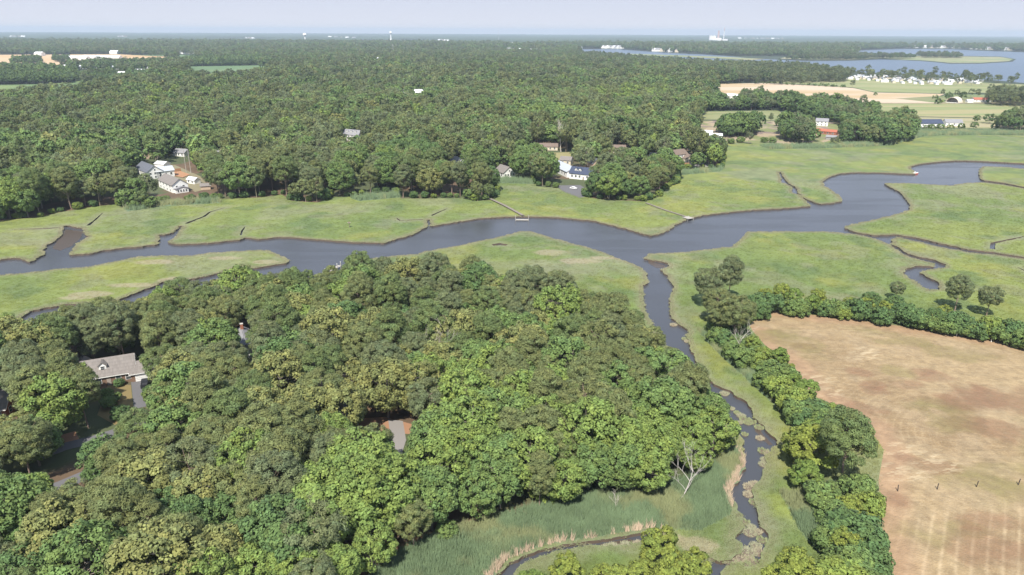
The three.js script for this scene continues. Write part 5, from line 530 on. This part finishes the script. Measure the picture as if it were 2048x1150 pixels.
{ // fill the far-bank forest, tree by tree
  const b = boxOf(farBank), R = rng(52);
  const limePatch = [[123,-1138],[167,-1202],[258,-1253],[246,-1108],[209,-976],[141,-965],[117,-1016]];
  for (let z = b[3]; z > b[2]; ) { const step = z > -900 ? 8.8 : z > -1300 ? 9.8 : 11, half = 0.80 * -z + 40; for (let x0 = -half; x0 < half; x0 += step) { const x = x0 + (R() - 0.5) * step * 0.9, zz = z + (R() - 0.5) * step * 0.9; if (x < b[0] || x > b[1] || !inside(farBank, x, zz) || insideAny(openLand, x, zz)) continue; const n = fbm(x / 90 + 7, zz / 90, 3), m = fbm(x / 55, zz / 55 + 30, 2); const k = R() < 0.55 + 1.6 * (n - 0.5) ? 'PGQP'[Math.floor(R() * 4)] : R() < 0.04 ? 'Y' : m > 0.6 ? 'BL'[Math.floor(R() * 2)] : 'BDB'[Math.floor(R() * 3)]; const [kind, t, s] = pick(inside(limePatch, x, zz) && R() < 0.7 ? 'L' : k); if ((zz < -1000 && screens(x, zz, 22 * s)) || near(x, zz, step * 0.72) || (zz > NZ0 && bankDist(x, zz) < 2) || insideAny(clearings, x, zz) || hides(x, zz, kind, s)) continue; plant(kind, x, zz, s * (step > 10 ? 1.3 : 1.2), t, 'far bank'); } z -= step * 0.9; }
  const edge = rng(53); // low shrubs along the marsh front
  for (let i = 0; i < 44; i++) { const [ax, az] = farBank[i], [bx, bz] = farBank[i + 1], L = Math.hypot(bx - ax, bz - az); for (let d = 0; d < L; d += 4.2 + 4 * edge()) { const t = d / L, x = ax + (bx - ax) * t + (edge() - 0.5) * 2, z = az + (bz - az) * t - 1 - 2 * edge(), [kind, ti, s] = pick('sml'[Math.floor(edge() * 3)]); if (!insideAny(clearings, x, z) && !near(x, z, 2.5) && !hides(x, z, kind, s)) plant(kind, x, z, s * 0.8, ti, 'far bank'); } }
}
{ // tree rows between the right-hand fields, woods by the bay, belts on the left
  const R = rng(61), woods = [
    [[[274.6,-737.5],[266.0,-695.5],[270.6,-673.3],[293.8,-686.6],[322.3,-754.1],[322.2,-794.4],[304.4,-793.8]], 6.6, 'DBDG'], [[[347.8,-755.0],[318.5,-690.6],[331.1,-684.6],[350.6,-675.8],[387.3,-702.7],[429.8,-773.6],[438.2,-824.9],[404.9,-832.8]], 6.6, 'DPBDP'], [[[222.2,-774.3],[212.6,-721.0],[242.5,-736.4],[262.9,-775.7],[257.1,-800.6]], 6.5, 'BDB'], [[[521.1,-784.9],[562.8,-786.4],[606.2,-849.8],[582.6,-858.5]], 8, 'GQD'], [[[692,-1066],[753,-1055],[858,-1206],[817,-1232],[754,-1165]], 9, 'GPG'],
    [[[251,-978],[278,-1076],[314,-1109],[340,-1095],[395,-1082],[443,-1054],[462,-1000],[458,-927],[424.5,-862.2],[377.4,-822.7],[376.2,-860.3],[364,-923],[365,-996]], 7.5, 'DBGD'], [[[422,-2293],[580,-2309],[730,-2197],[807,-2090],[790,-1848],[786,-1728],[712,-1585],[601,-1546],[525,-1572],[420,-1534],[398,-1662]], 9, 'GGPQ'],
    [[[-1503,-1880],[-1297,-1874],[-1173,-1838],[-1008,-1703],[-899,-1534],[-868,-1446],[-908,-1415],[-968,-1391],[-1088,-1351]], 8.5, 'DBDB'], [[[-1220,-2010],[-1200,-2160],[-1089,-2171],[-1035,-2313],[-912,-2040],[-896,-1910],[-983,-1878],[-1104,-1892]], 9.5, 'DDBG'], [[[-1067,-2422],[-971,-2558],[-742,-2725],[-633,-2320],[-779,-2203],[-924,-2126]], 10, 'BDDB'], [[[-912,-1566],[-914,-1711],[-842,-1716],[-759,-1544],[-781,-1466],[-796,-1370]], 8.5, 'DBGD'],
    [[[832,-1830],[909,-1836],[980,-1762],[1058,-1676],[1083,-1579],[1011,-1486],[917,-1480],[855,-1533],[812,-1592],[770,-1690]], 30, 'GPG'], [[[487,-1516],[605,-1453],[648,-1404],[657,-1437],[625,-1503],[520,-1556]], 13, 'GmmG'], [[[1018,-2845],[1203,-3026],[1429,-3171],[1641,-3169],[1659,-3084],[1449,-2949],[1300,-2880],[1127,-2834]], 13, 'GGD'], [[[1838,-3420],[1997,-3342],[1890,-3143],[1737,-3152]], 14, 'GGD'],
    [[[-1541,-2293],[-1520,-2314],[-1456,-2215],[-1487,-2212]], 10, 'DB'], [[[-1572,-2403],[-1553,-2446],[-1439,-2268],[-1469,-2248]], 10, 'DB'], [[[-1534,-2490],[-1533,-2579],[-1414,-2382],[-1462,-2377]], 12, 'D'],
    [[[265,-3197],[486,-3104],[577,-2744],[695,-2501],[817,-2367],[893,-2275],[843,-2040],[694,-1929],[562,-2015],[399,-2166],[189,-2270]], 9.5, 'GGQD'],
  ];
  for (const [poly, gap, mixOf] of woods) { const b = boxOf(poly), n = Math.min(9000, (b[1] - b[0]) * (b[3] - b[2]) / gap / gap * 3); for (let t = 0; t < n; t++) { const x = b[0] + R() * (b[1] - b[0]), z = b[2] + R() * (b[3] - b[2]); if (!inside(poly, x, z) || insideAny(bay, x, z)) continue; const [kind, ti, s] = pick(mixOf[Math.floor(R() * mixOf.length)]), big = z < -1600 ? 1.1 : 1; if ((gap < 12 && z < -1500 && insideAny(bay, x * 1.12, z * 1.12)) || near(x, z, gap * 0.8) || insideAny(clearings, x, z) || hides(x, z, kind, s)) continue; plant(kind, x, z, s * big, ti, 'far country'); } }
  // open forest from two to three and a half kilometres
  for (let z = -1500; z > -5400; ) { const st = z > -2600 ? 12 : z > -3600 ? 14 : 19; z -= st * 0.95; const half = 0.8 * -z + 60; for (let x0 = -half; x0 < half; x0 += st) { const x = x0 + (R() - 0.5) * st, zz = z + (R() - 0.5) * st; if (insideAny([...openLand, ...bay, farBank], x, zz) || insideAny(clearings, x, zz)) continue; if (x > 560 && zz > -2300) continue; if (x > 900 && zz > -3300) continue; if (insideAny(bay, x * 1.05, zz * 1.05)) continue; const n = fbm(x / 160 + 3, zz / 160, 3); const [kind, t, s] = pick(R() < n + 0.05 ? 'GQP'[Math.floor(R() * 3)] : 'DBDB'[Math.floor(R() * 4)]); if (screens(x, zz, (st > 15 ? 28 : 22) * s) || near(x, zz, st * 0.65) || hides(x, zz, kind, s)) continue; plant(kind, x, zz, s * (st > 15 ? 1.7 : 1.3), t, 'far country'); } }
}
// ---- the largest in view stand as trees of their own; the rest of the forest is planted in bulk
{
  const dirF = (e) => { const c = Math.cos(camera.rotation.x), s = Math.sin(camera.rotation.x), y = 8 - EYE.y, d = -(e.z * c - y * s) ; const depth = -(y * Math.sin(-camera.rotation.x) * -1 + e.z * Math.cos(camera.rotation.x)); return depth; };
  const shown = (e) => { const p = new THREE.Vector3(e.x, 8, e.z).project(camera); return Math.abs(p.x) < 1.06 && p.y > -1.16 && p.y < 1.1 && p.z < 1; };
  camera.updateMatrixWorld(true); camera.updateProjectionMatrix();
  const count = {}, limit = { pine: 290, leafy: 290, young: 90, shrub: 280 };
  plan.sort((a, b) => (a.x * a.x + a.z * a.z) / a.s - (b.x * b.x + b.z * b.z) / b.s);
  const bulk = [];
  const place = { peninsula: ['in the near wood between creek and reed bed', 'near wood'], hedgerow: ['in the hedgerow round the mown field', 'hedgerow'], reeds: ['standing in the reeds below the wood', 'reed edge'], farms: ['among the farm yards behind the marsh', 'farm yards'], 'far bank': ['on the far bank of the creek', 'far bank'], 'far country': ['far beyond the fields', 'far country'] };
  const marks = { peninsula: [['beside the shingled house and driveway', [-118.4,-189.6], 26], ['beside the red brick house', [-140.6,-171.8], 26], ['beside the white chimney house', [-87.8,-212.8], 22], ['round the pale drive', [-33.6,-164.9], 26], ['along the two shaded lanes', [-107.5,-148.1], 30], ['by the grey pier', [-77.2,-276.0], 24], ['at the reed bed edge', [8.8,-133.5], 26], ['at the reed bed edge', [32.0,-138.2], 26], ['at the reed bed edge', [-12.8,-123.2], 24], ['along the side creek', [46.9,-220.2], 26], ['above the lower creek bend', [53.0,-165.7], 30], ['beside the pale leafless trees', [-21.6,-192.2], 16], ['at the marsh edge', [-44.1,-261.9], 30], ['at the marsh edge', [-14.7,-265.1], 26], ['at the marsh edge', [14.5,-252.0], 24], ['at the back channel edge', [-125.3,-258.1], 32], ['at the back channel edge', [-147.9,-235.3], 34]], hedgerow: [['at the bend beside the side creek', [78.6,-242.8], 24], ['along the marsh side of the field', [118.8,-250.7], 40], ['along the marsh side of the field', [150.3,-238.9], 40], ['beside the lower creek', [82.0,-194.9], 30], ['beside the lime green tree', [78.6,-156.3], 18]], 'far bank': [['by the slate roofed house', [-237.1,-479.8], 60], ['around the white cottage', [-5.5,-517.4], 30], ['above the boardwalk', [78.8,-470.6], 45], ['around the two storey house', [136.0,-578.0], 40], ['behind the floating dock', [-40.4,-452.6], 70], ['behind the inlet marsh', [-269.4,-395.1], 70]], farms: [['beside the rusty barn', [327.6,-754.3], 60], ['beside the navy roofed barn', [487.7,-826.8], 60], ['beside the hangar', [694,-1136], 120]], reeds: [] };
  for (const e of plan) {
    const q = kinds[e.kind], v = q.variants[e.v];
    if (Math.hypot(e.x, e.z) < 900 && !(Math.hypot(e.x, e.z) < 190 && !shown(e)) && shown(e) && (count[e.kind] ?? 0) < limit[e.kind] && e.where !== 'far country') {
      count[e.kind] = (count[e.kind] ?? 0) + 1;
      const [tone, mat] = tints[e.kind][e.t], words = { pine: 'rounded pine tree', leafy: 'broadleaf tree', young: 'small leafy tree', shrub: 'dense shrub' }[e.kind], [whole] = place[e.where], mark = (marks[e.where] ?? []).find(([, [mx, mz], d]) => Math.hypot(mx - e.x, mz - e.z) < d), size = e.kind === 'shrub' ? '' : e.s > 1.04 ? 'tall ' : e.s < 0.86 ? 'small ' : '', near0 = { peninsula: 'in the near wood ', hedgerow: 'in the hedgerow ', 'far bank': 'on the far bank ', farms: 'in the farm yards ' }[e.where];
      const label = size + tone + ' ' + (size === 'small ' ? words.replace('small ', '') : words) + ' ' + (mark ? near0 + mark[0] : e.where === 'peninsula' ? 'in the middle of the near wood' : whole);
      const g = thing(q.name, label, e.kind === 'shrub' ? 'shrub' : 'tree', e.x, 0, e.z, e.turn, 'trees alike: ' + label);
      part('crown', v.leaf, mat, g); part('trunk', v.wood, bark[e.kind], g); const k = 0.9 + 0.2 * ((e.turn * 7.3) % 1); g.scale.set(e.s, e.s * k, e.s);
    } else bulk.push(e);
  }
  console.log('single trees', JSON.stringify(count), 'bulk', bulk.length);
  const lod = (far) => { const o = {}; for (const k of Object.keys(kinds)) { const n = far ? 3 : 4, list = []; for (let i = 0; i < n; i++) { const q = far ? 0.035 : 0.11, sh = kinds[k].make(i, q); if (far) { sh.sides = 3; sh.limbs = 0; } else { sh.sides = 4; sh.limbs = 0.3; } const t = buildTree(4000 + i * 91 + k.charCodeAt(1) * 7 + (far ? 5 : 0), sh); const off = t.leaf.p.length / 3; const c = k === 'pine' ? [1.9, 1.3, 2.4] : [2.0, 1.2, 3.2]; t.leaf.p.push(...t.wood.p); t.leaf.n.push(...t.wood.n); for (let j = 0; j < t.wood.p.length; j += 3) t.leaf.c.push(...c); for (const j of t.wood.i) t.leaf.i.push(j + off); list.push(t.leaf.geometry()); } o[k] = list; } return o; };
  const sets = [['creekside_forest', 'mixed pine and oak forest filling the far bank of the creek', 'forest', lod(false), (d) => d < 1150], ['distant_forest', 'hazy green forest reaching back beyond the houses', 'forest', lod(true), (d) => d >= 1150]];
  const leafMat = foliage(1, 1, 1), M = new THREE.Matrix4(), Q = new THREE.Quaternion(), UPV = new THREE.Vector3(0, 1, 0);
  for (const [name, label, category, shapes, test] of sets) {
    const root = thing(name, label, category); root.userData.kind = 'stuff';
    const groups = new Map();
    for (const e of bulk) { if (!test(Math.hypot(e.x, e.z))) continue; if (!shown(e) && Math.hypot(e.x, e.z) > 500) { const p = new THREE.Vector3(e.x, 8, e.z).project(camera); if (Math.abs(p.x) > 1.25) continue; } const k = e.kind + ':' + (e.v % shapes[e.kind].length); if (!groups.has(k)) groups.set(k, []); groups.get(k).push(e); }
    const words = { pine: 'pine_trees', leafy: 'broadleaf_trees', young: 'young_trees', shrub: 'shrubs' };
    for (const [k, list] of groups) {
      const [kind, v] = k.split(':'), im = new THREE.InstancedMesh(shapes[kind][+v], leafMat, list.length); im.name = words[kind]; im.userData.kind = 'stuff'; im.castShadow = im.receiveShadow = true;
      list.forEach((e, i) => { const ky = 0.78 + 0.44 * ((e.turn * 5.1) % 1); M.compose(new THREE.Vector3(e.x, 0, e.z), Q.setFromAxisAngle(UPV, e.turn), new THREE.Vector3(e.s, e.s * ky, e.s)); im.setMatrixAt(i, M); const c = tints[e.kind][e.t][1].color, f = (0.92 + 0.2 * ((e.turn * 13.7) % 1)) * (0.8 + 0.5 * fbm(e.x / 70, e.z / 110, 3)) * (name === 'distant_forest' ? 0.76 : 0.88); im.setColorAt(i, new THREE.Color(c.r * f, c.g * f, c.b * f)); });
      root.add(im);
    }
  }
}
{ // forest canopy towards the horizon: tiles of low crowns
  const R = rng(88), root = thing('horizon_forest', 'blue green forest canopy fading into haze at the horizon', 'forest'); root.userData.kind = 'stuff';
  const tile = (S, gap, seed) => { const q = rng(seed), s = new Soup(); for (let x = -S / 2; x < S / 2; x += gap) for (let z = -S / 2; z < S / 2; z += gap) { const cx = x + q() * gap, cz = z + q() * gap, r = gap * (0.55 + 0.3 * q()), h = 10 + 7 * q(), t = 0.75 + 0.5 * q(), c = [t, t, t], ring = [], k = 6, a0 = q() * 6; const top = s.vert(cx, h, cz, 0, 1, 0, c); for (let i = 0; i < k; i++) { const a = a0 + i / k * 6.283, rr = r * (0.8 + 0.4 * q()); ring.push([s.vert(cx + Math.cos(a) * rr * 0.6, h * 0.85, cz + Math.sin(a) * rr * 0.6, Math.cos(a) * 0.6, 0.8, Math.sin(a) * 0.6, c), s.vert(cx + Math.cos(a) * rr, h * 0.35, cz + Math.sin(a) * rr, Math.cos(a), 0.2, Math.sin(a), c)]); } for (let i = 0; i < k; i++) { const [p0, q0] = ring[i], [p1, q1] = ring[(i + 1) % k]; s.i.push(top, p1, p0, p0, p1, q1, p0, q1, q0); } } return s.geometry(); };
  const mat = std(1, 1, 1, 0.9, { vertexColors: true }), S = 220, tiles = [tile(S, 13, 1), tile(S, 13, 2), tile(S, 15, 3)], put = tiles.map(() => []);
  for (let z = -5300; z > -20400; z -= S * 0.98) { const half = -z * 0.8 + 300; for (let x = -half; x < half; x += S * 0.98) { const px = x + (R() - 0.5) * 20, pz = z + (R() - 0.5) * 20; if (insideAny([...bay, ...openLand, ...clearings], px, pz) || insideAny(bay, px - S * 0.45, pz + S * 0.4) || insideAny(bay, px + S * 0.45, pz + S * 0.4) || insideAny(bay, px, pz - S * 0.45)) continue; if (screens(px, pz + 90, 15)) continue; const n = fbm(px / 1400, pz / 700, 3); if (n > 0.60) continue; put[Math.floor(R() * 3)].push([px, pz, Math.floor(R() * 4), (0.7 + 0.9 * fbm(px / 420, pz / 260 + 50, 3)) * (0.85 + 0.3 * R())]); } }
  const M = new THREE.Matrix4(), Q = new THREE.Quaternion();
  tiles.forEach((g, k) => { const im = new THREE.InstancedMesh(g, mat, put[k].length); im.name = 'canopy_tiles'; im.userData.kind = 'stuff'; im.castShadow = im.receiveShadow = true; put[k].forEach(([x, z, r, f], i) => { M.compose(new THREE.Vector3(x, 0, z), Q.setFromAxisAngle(new THREE.Vector3(0, 1, 0), r * Math.PI / 2), new THREE.Vector3(1, 1, 1)); im.setMatrixAt(i, M); im.setColorAt(i, new THREE.Color(0.040 * f, 0.064 * f, 0.034 * f)); }); root.add(im); });
}

// ---------------------------------------------------------------- dead trees
function deadTree(label, [x, z], h, spread, seed, col = [0.50, 0.46, 0.41], lean = [0, 0]) {
  const R = rng(seed), t = new Soup(), br = [], W = [1, 1, 1];
  const grow = (p, d, len, r, depth, out) => { let a = p, v = d.clone(); for (let s = 0; s < 3; s++) { v.add(new THREE.Vector3((R() - 0.5) * 0.5, (R() - 0.3) * 0.25, (R() - 0.5) * 0.5)).normalize(); const b = [a[0] + v.x * len / 3, a[1] + v.y * len / 3, a[2] + v.z * len / 3]; out.cone(a, b, r * (1 - s * 0.22), r * (1 - (s + 1) * 0.22), depth ? 5 : 7, W); a = b; if (depth < 3 && (s > 0 || depth === 0)) for (let q = 0; q < 2; q++) { const dir = v.clone().add(new THREE.Vector3((R() - 0.5) * 2 * spread, 0.15 + (R() - 0.4) * 0.7, (R() - 0.5) * 2 * spread)).normalize(); const o = depth === 0 ? br[br.push(new Soup()) - 1] : out; grow(a, dir, len * (0.5 + 0.2 * R()), r * 0.5, depth + 1, o); } } };
  grow([0, -0.1, 0], new THREE.Vector3(lean[0], 1, lean[1]).normalize(), h * 0.7, 0.017 * h, 0, t);
  const g = thing('dead_tree', label, 'dead tree', x, 0, z), m = std(...col, 0.9); part('trunk', t.geometry(), m, g); for (const b of br) if (b.p.length) part('limb', b.geometry(), m, g); return g;
}
deadTree('tall bleached dead tree leaning over the reed bed', [38.7,-135.9], 10, 1.3, 3, [0.42, 0.39, 0.36], [0.35, -0.15]);
deadTree('pale dead tree with fine twigs inside the near wood', [-17.9,-193.2], 14, 1.2, 5, [0.42, 0.37, 0.33]); deadTree('second pale dead tree with arching twigs inside the near wood', [-25.8,-192.2], 13, 1.2, 6, [0.40, 0.34, 0.31]);
deadTree('bleached forked snag in the hedgerow beside the mown field', [74.6,-211.9], 9, 1.0, 8); deadTree('tall white dead tree standing above the far bank lawn', [42.5,-628.5], 20, 0.7, 9, [0.55, 0.5, 0.45]);
deadTree('grey leafless bush at the end of the shaded wood', [-102.4,-117.3], 11, 1.4, 11, [0.36, 0.32, 0.30]); deadTree('thin white snag at the reed bed edge', [23.4,-132.1], 3.4, 0.8, 12); 
{ const [x, z] = [-39.8,-262.0]; deadTree('grey leafless tree behind the pines at the marsh', [x, z], 12, 1.2, 16, [0.40, 0.37, 0.34]); }

// ---------------------------------------------------------------- reeds and marsh grass
function blade(s, x, z, w, h, lx, lz, b, c) { const nx = Math.sin(b), nz = Math.cos(b), N = [nx * 0.5, 0.8, nz * 0.5]; s.i.push(s.vert(x - nz * w, -0.05, z + nx * w, ...N, c), s.vert(x + nz * w, -0.05, z - nx * w, ...N, c), s.vert(x + lx, h, z + lz, ...N, c)); }
function tuft(seed, n, h, w, spread) { const R = rng(seed), s = new Soup(); for (let i = 0; i < n; i++) { const a = R() * 6.283, r = Math.sqrt(R()) * spread, hh = h * (0.6 + 0.6 * R()), t = 0.78 + 0.42 * R(); blade(s, Math.cos(a) * r, Math.sin(a) * r, w, hh, (R() - 0.5) * 0.7 * hh, (R() - 0.5) * 0.7 * hh, (R() - 0.5) * 2.4, [t, t, t]); } return s.geometry(); }
function scatter(name, label, category, geos, spots) { const root = thing(name, label, category); root.userData.kind = 'stuff'; const mat = foliage(1, 1, 1), M = new THREE.Matrix4(), Q = new THREE.Quaternion(), Y = new THREE.Vector3(0, 1, 0); geos.forEach((g, k) => { const list = spots.filter((_, i) => i % geos.length === k); const im = new THREE.InstancedMesh(g, mat, list.length); im.name = 'tufts'; im.userData.kind = 'stuff'; im.castShadow = im.receiveShadow = true; list.forEach(([x, z, s, c, y = 0], i) => { M.compose(new THREE.Vector3(x, y, z), Q.setFromAxisAngle(Y, (hash2(x * 77, z * 91) - 0.5) * 0.8), new THREE.Vector3(s, s, s)); im.setMatrixAt(i, M); im.setColorAt(i, new THREE.Color(c[0], c[1], c[2])); }); root.add(im); }); }
{
  const R = rng(71), reeds = [];
  reedBeds.forEach((poly, k) => { const b = boxOf(poly), gap = k < 3 ? 0.42 : 1.3, n = (b[1] - b[0]) * (b[3] - b[2]) / gap / gap; for (let t = 0; t < n; t++) { const x = b[0] + R() * (b[1] - b[0]), z = b[2] + R() * (b[3] - b[2]); if (!inside(poly, x, z) || bankDist(x, z) < 0.5) continue; const v = fbm(x / 3, z / 3, 3), e = fbm(x / 9 + 5, z / 9, 3), f = 0.8 + 0.5 * v; let c = mix3([0.135 * f, 0.190 * f, 0.102 * f], [0.205 * f, 0.225 * f, 0.112 * f], smooth(0.5, 0.7, e)); if (bankDist(x, z) < 1.5 + 2 * (v - 0.5) && k === 0) c = [0.42 * f, 0.33 * f, 0.24 * f]; reeds.push([x, z, (k < 3 ? 0.8 : 1.5) * (0.7 + 0.6 * R()), c]); } });
  scatter('reed_bed', 'blue green reeds with straw coloured fringe', 'reeds', [tuft(1, 11, 2.0, 0.09, 0.5), tuft(2, 11, 1.8, 0.09, 0.55), tuft(3, 10, 2.2, 0.08, 0.5)], reeds);
  const grass = [], woods = [peninsula, farBank, field];
  for (let t = 0; t < 190000; t++) { const u = R(), z = -105 - 400 * u * Math.sqrt(u), x = (R() - 0.5) * 1.6 * (-z + 20); if (Math.abs(x) > NX - 6 || z < NZ0 + 6) continue; const d = bankDist(x, z); if (d < 0.8 || insideAny(woods, x, z) || insideAny(reedBeds, x, z)) continue; const c = marshColor(x, z), f = 0.9 + 0.42 * R(); grass.push([x, z, (0.7 + 0.5 * R()), [c[0] * f, c[1] * f, c[2] * f]]); }
  // taller fringe on the banks
  for (const poly of [creek, stream]) for (let i = 0; i < poly.length; i++) { const [ax, az] = poly[i], [bx, bz] = poly[(i + 1) % poly.length], L = Math.hypot(bx - ax, bz - az), nx = -(bz - az) / (L + 1e-6), nz = (bx - ax) / (L + 1e-6); for (let d = 0; d < L; d += 0.55) { const off = (0.35 + 1.0 * R()), s = bankDist(ax + nx * 1.5, az + nz * 1.5) > 0 ? 1 : -1, x = ax + (bx - ax) * d / L + s * nx * off, z = az + (bz - az) * d / L + s * nz * off; if (z < -600 || Math.abs(x) > 0.8 * -z + 30) continue; const c = marshColor(x, z), f = 0.7 + 0.5 * R(), k = mix3(c, [0.26, 0.235, 0.165], 0.35 + 0.4 * R()); grass.push([x, z, z > -220 ? 0.7 + 0.4 * R() : 1.1 + 0.5 * R(), [k[0] * f, k[1] * f, k[2] * f]]); } }
  console.log('reeds', reeds.length, 'grass', grass.length);
  scatter('marsh_grass', 'short tufted cordgrass covering the open marsh', 'grass', [tuft(4, 9, 0.24, 0.16, 0.7), tuft(5, 9, 0.22, 0.17, 0.75), tuft(6, 9, 0.26, 0.15, 0.65)], grass);
}
{ // round grass hummocks standing in the shallow water
  const R = rng(93), clump = (seed) => { const q = rng(seed), s = new Soup(); for (let i = 0; i < 110; i++) { const a = q() * 6.283, r = Math.sqrt(q()), x = Math.cos(a) * r, z = Math.sin(a) * r, h = 0.35 + 0.45 * q() * (1.2 - r), t = 0.78 + 0.44 * q(); blade(s, x, z, 0.16, h, x * 0.15 + (q() - 0.5) * 0.3, z * 0.15 + (q() - 0.5) * 0.3, (q() - 0.5) * 2.4, [t, t, t]); } return s.geometry(); };
  const gs = [clump(1), clump(2), clump(3)], mound = new THREE.SphereGeometry(1, 12, 6, 0, 6.283, 0, Math.PI / 2).scale(0.95, 0.55, 0.95).translate(0, -0.35, 0), mud = std(0.13, 0.10, 0.075), gm = [foliage(0.27, 0.27, 0.18), foliage(0.22, 0.245, 0.13), foliage(0.30, 0.27, 0.19)];
  const put = (x, z, s) => { const g = thing('grass_hummock', 'round tufted grass hummock standing in the shallow creek edge', 'hummock', x, -0.55, z, (R() - 0.5) * 0.8, 'grass hummocks along the creek shallows'), k = Math.floor(R() * 3); part('mound', mound, mud, g); part('tuft', gs[k], gm[k], g); g.scale.set(s, 1, s); };
  for (const [x, z, s] of [[52.0,-235.4,0.9],[58.9,-239.2,1.3],[60.2,-226.7,1.1],[60.3,-224.5,0.8],[62.5,-178.1,0.8],[63.3,-175.9,0.9],[63.9,-174.2,1.2],[64.4,-172.3,1.5],[64.7,-170.5,1.2],[65.8,-171.0,1.3],[62.6,-170.5,0.7],[62.0,-164.5,0.9],[65.4,-162.6,1.1],[67.0,-168.1,1.3],[62.9,-187.0,1.3],[64.3,-156.6,1.4],[65.1,-155.5,1.2],[63.3,-152.6,1],[62.3,-150.6,1.1],[56.1,-141.3,1.6],[57.6,-142.3,1.3],[54.8,-138.4,1.2],[55.2,-135.6,1.1],[51.1,-125.3,1.6],[51.0,-128.6,1.1],[51.9,-126.9,0.9],[48.5,-119.0,1.8],[46.5,-117.2,1.5],[44.5,-116.7,1.6],[43.2,-117.1,1.4],[41.7,-117.5,1.3],[42.9,-119.0,1.5],[49.0,-116.1,1.6],[48.4,-116.8,1],[51.2,-119.1,1.4],[50.9,-120.9,1.2],[52.8,-122.9,1.1],[52.9,-125.3,0.9],[54.8,-126.9,1],[47.6,-115.0,1.3],[45.6,-114.9,1.5],[19.9,-120.0,1.2],[21.2,-120.4,1.3],[22.5,-119.8,1.1],[23.9,-120.7,1.4],[24.8,-120.1,1.2],[26.5,-121.3,1.1]]) put(x, z, s);
}
renderer.render(scene, camera);
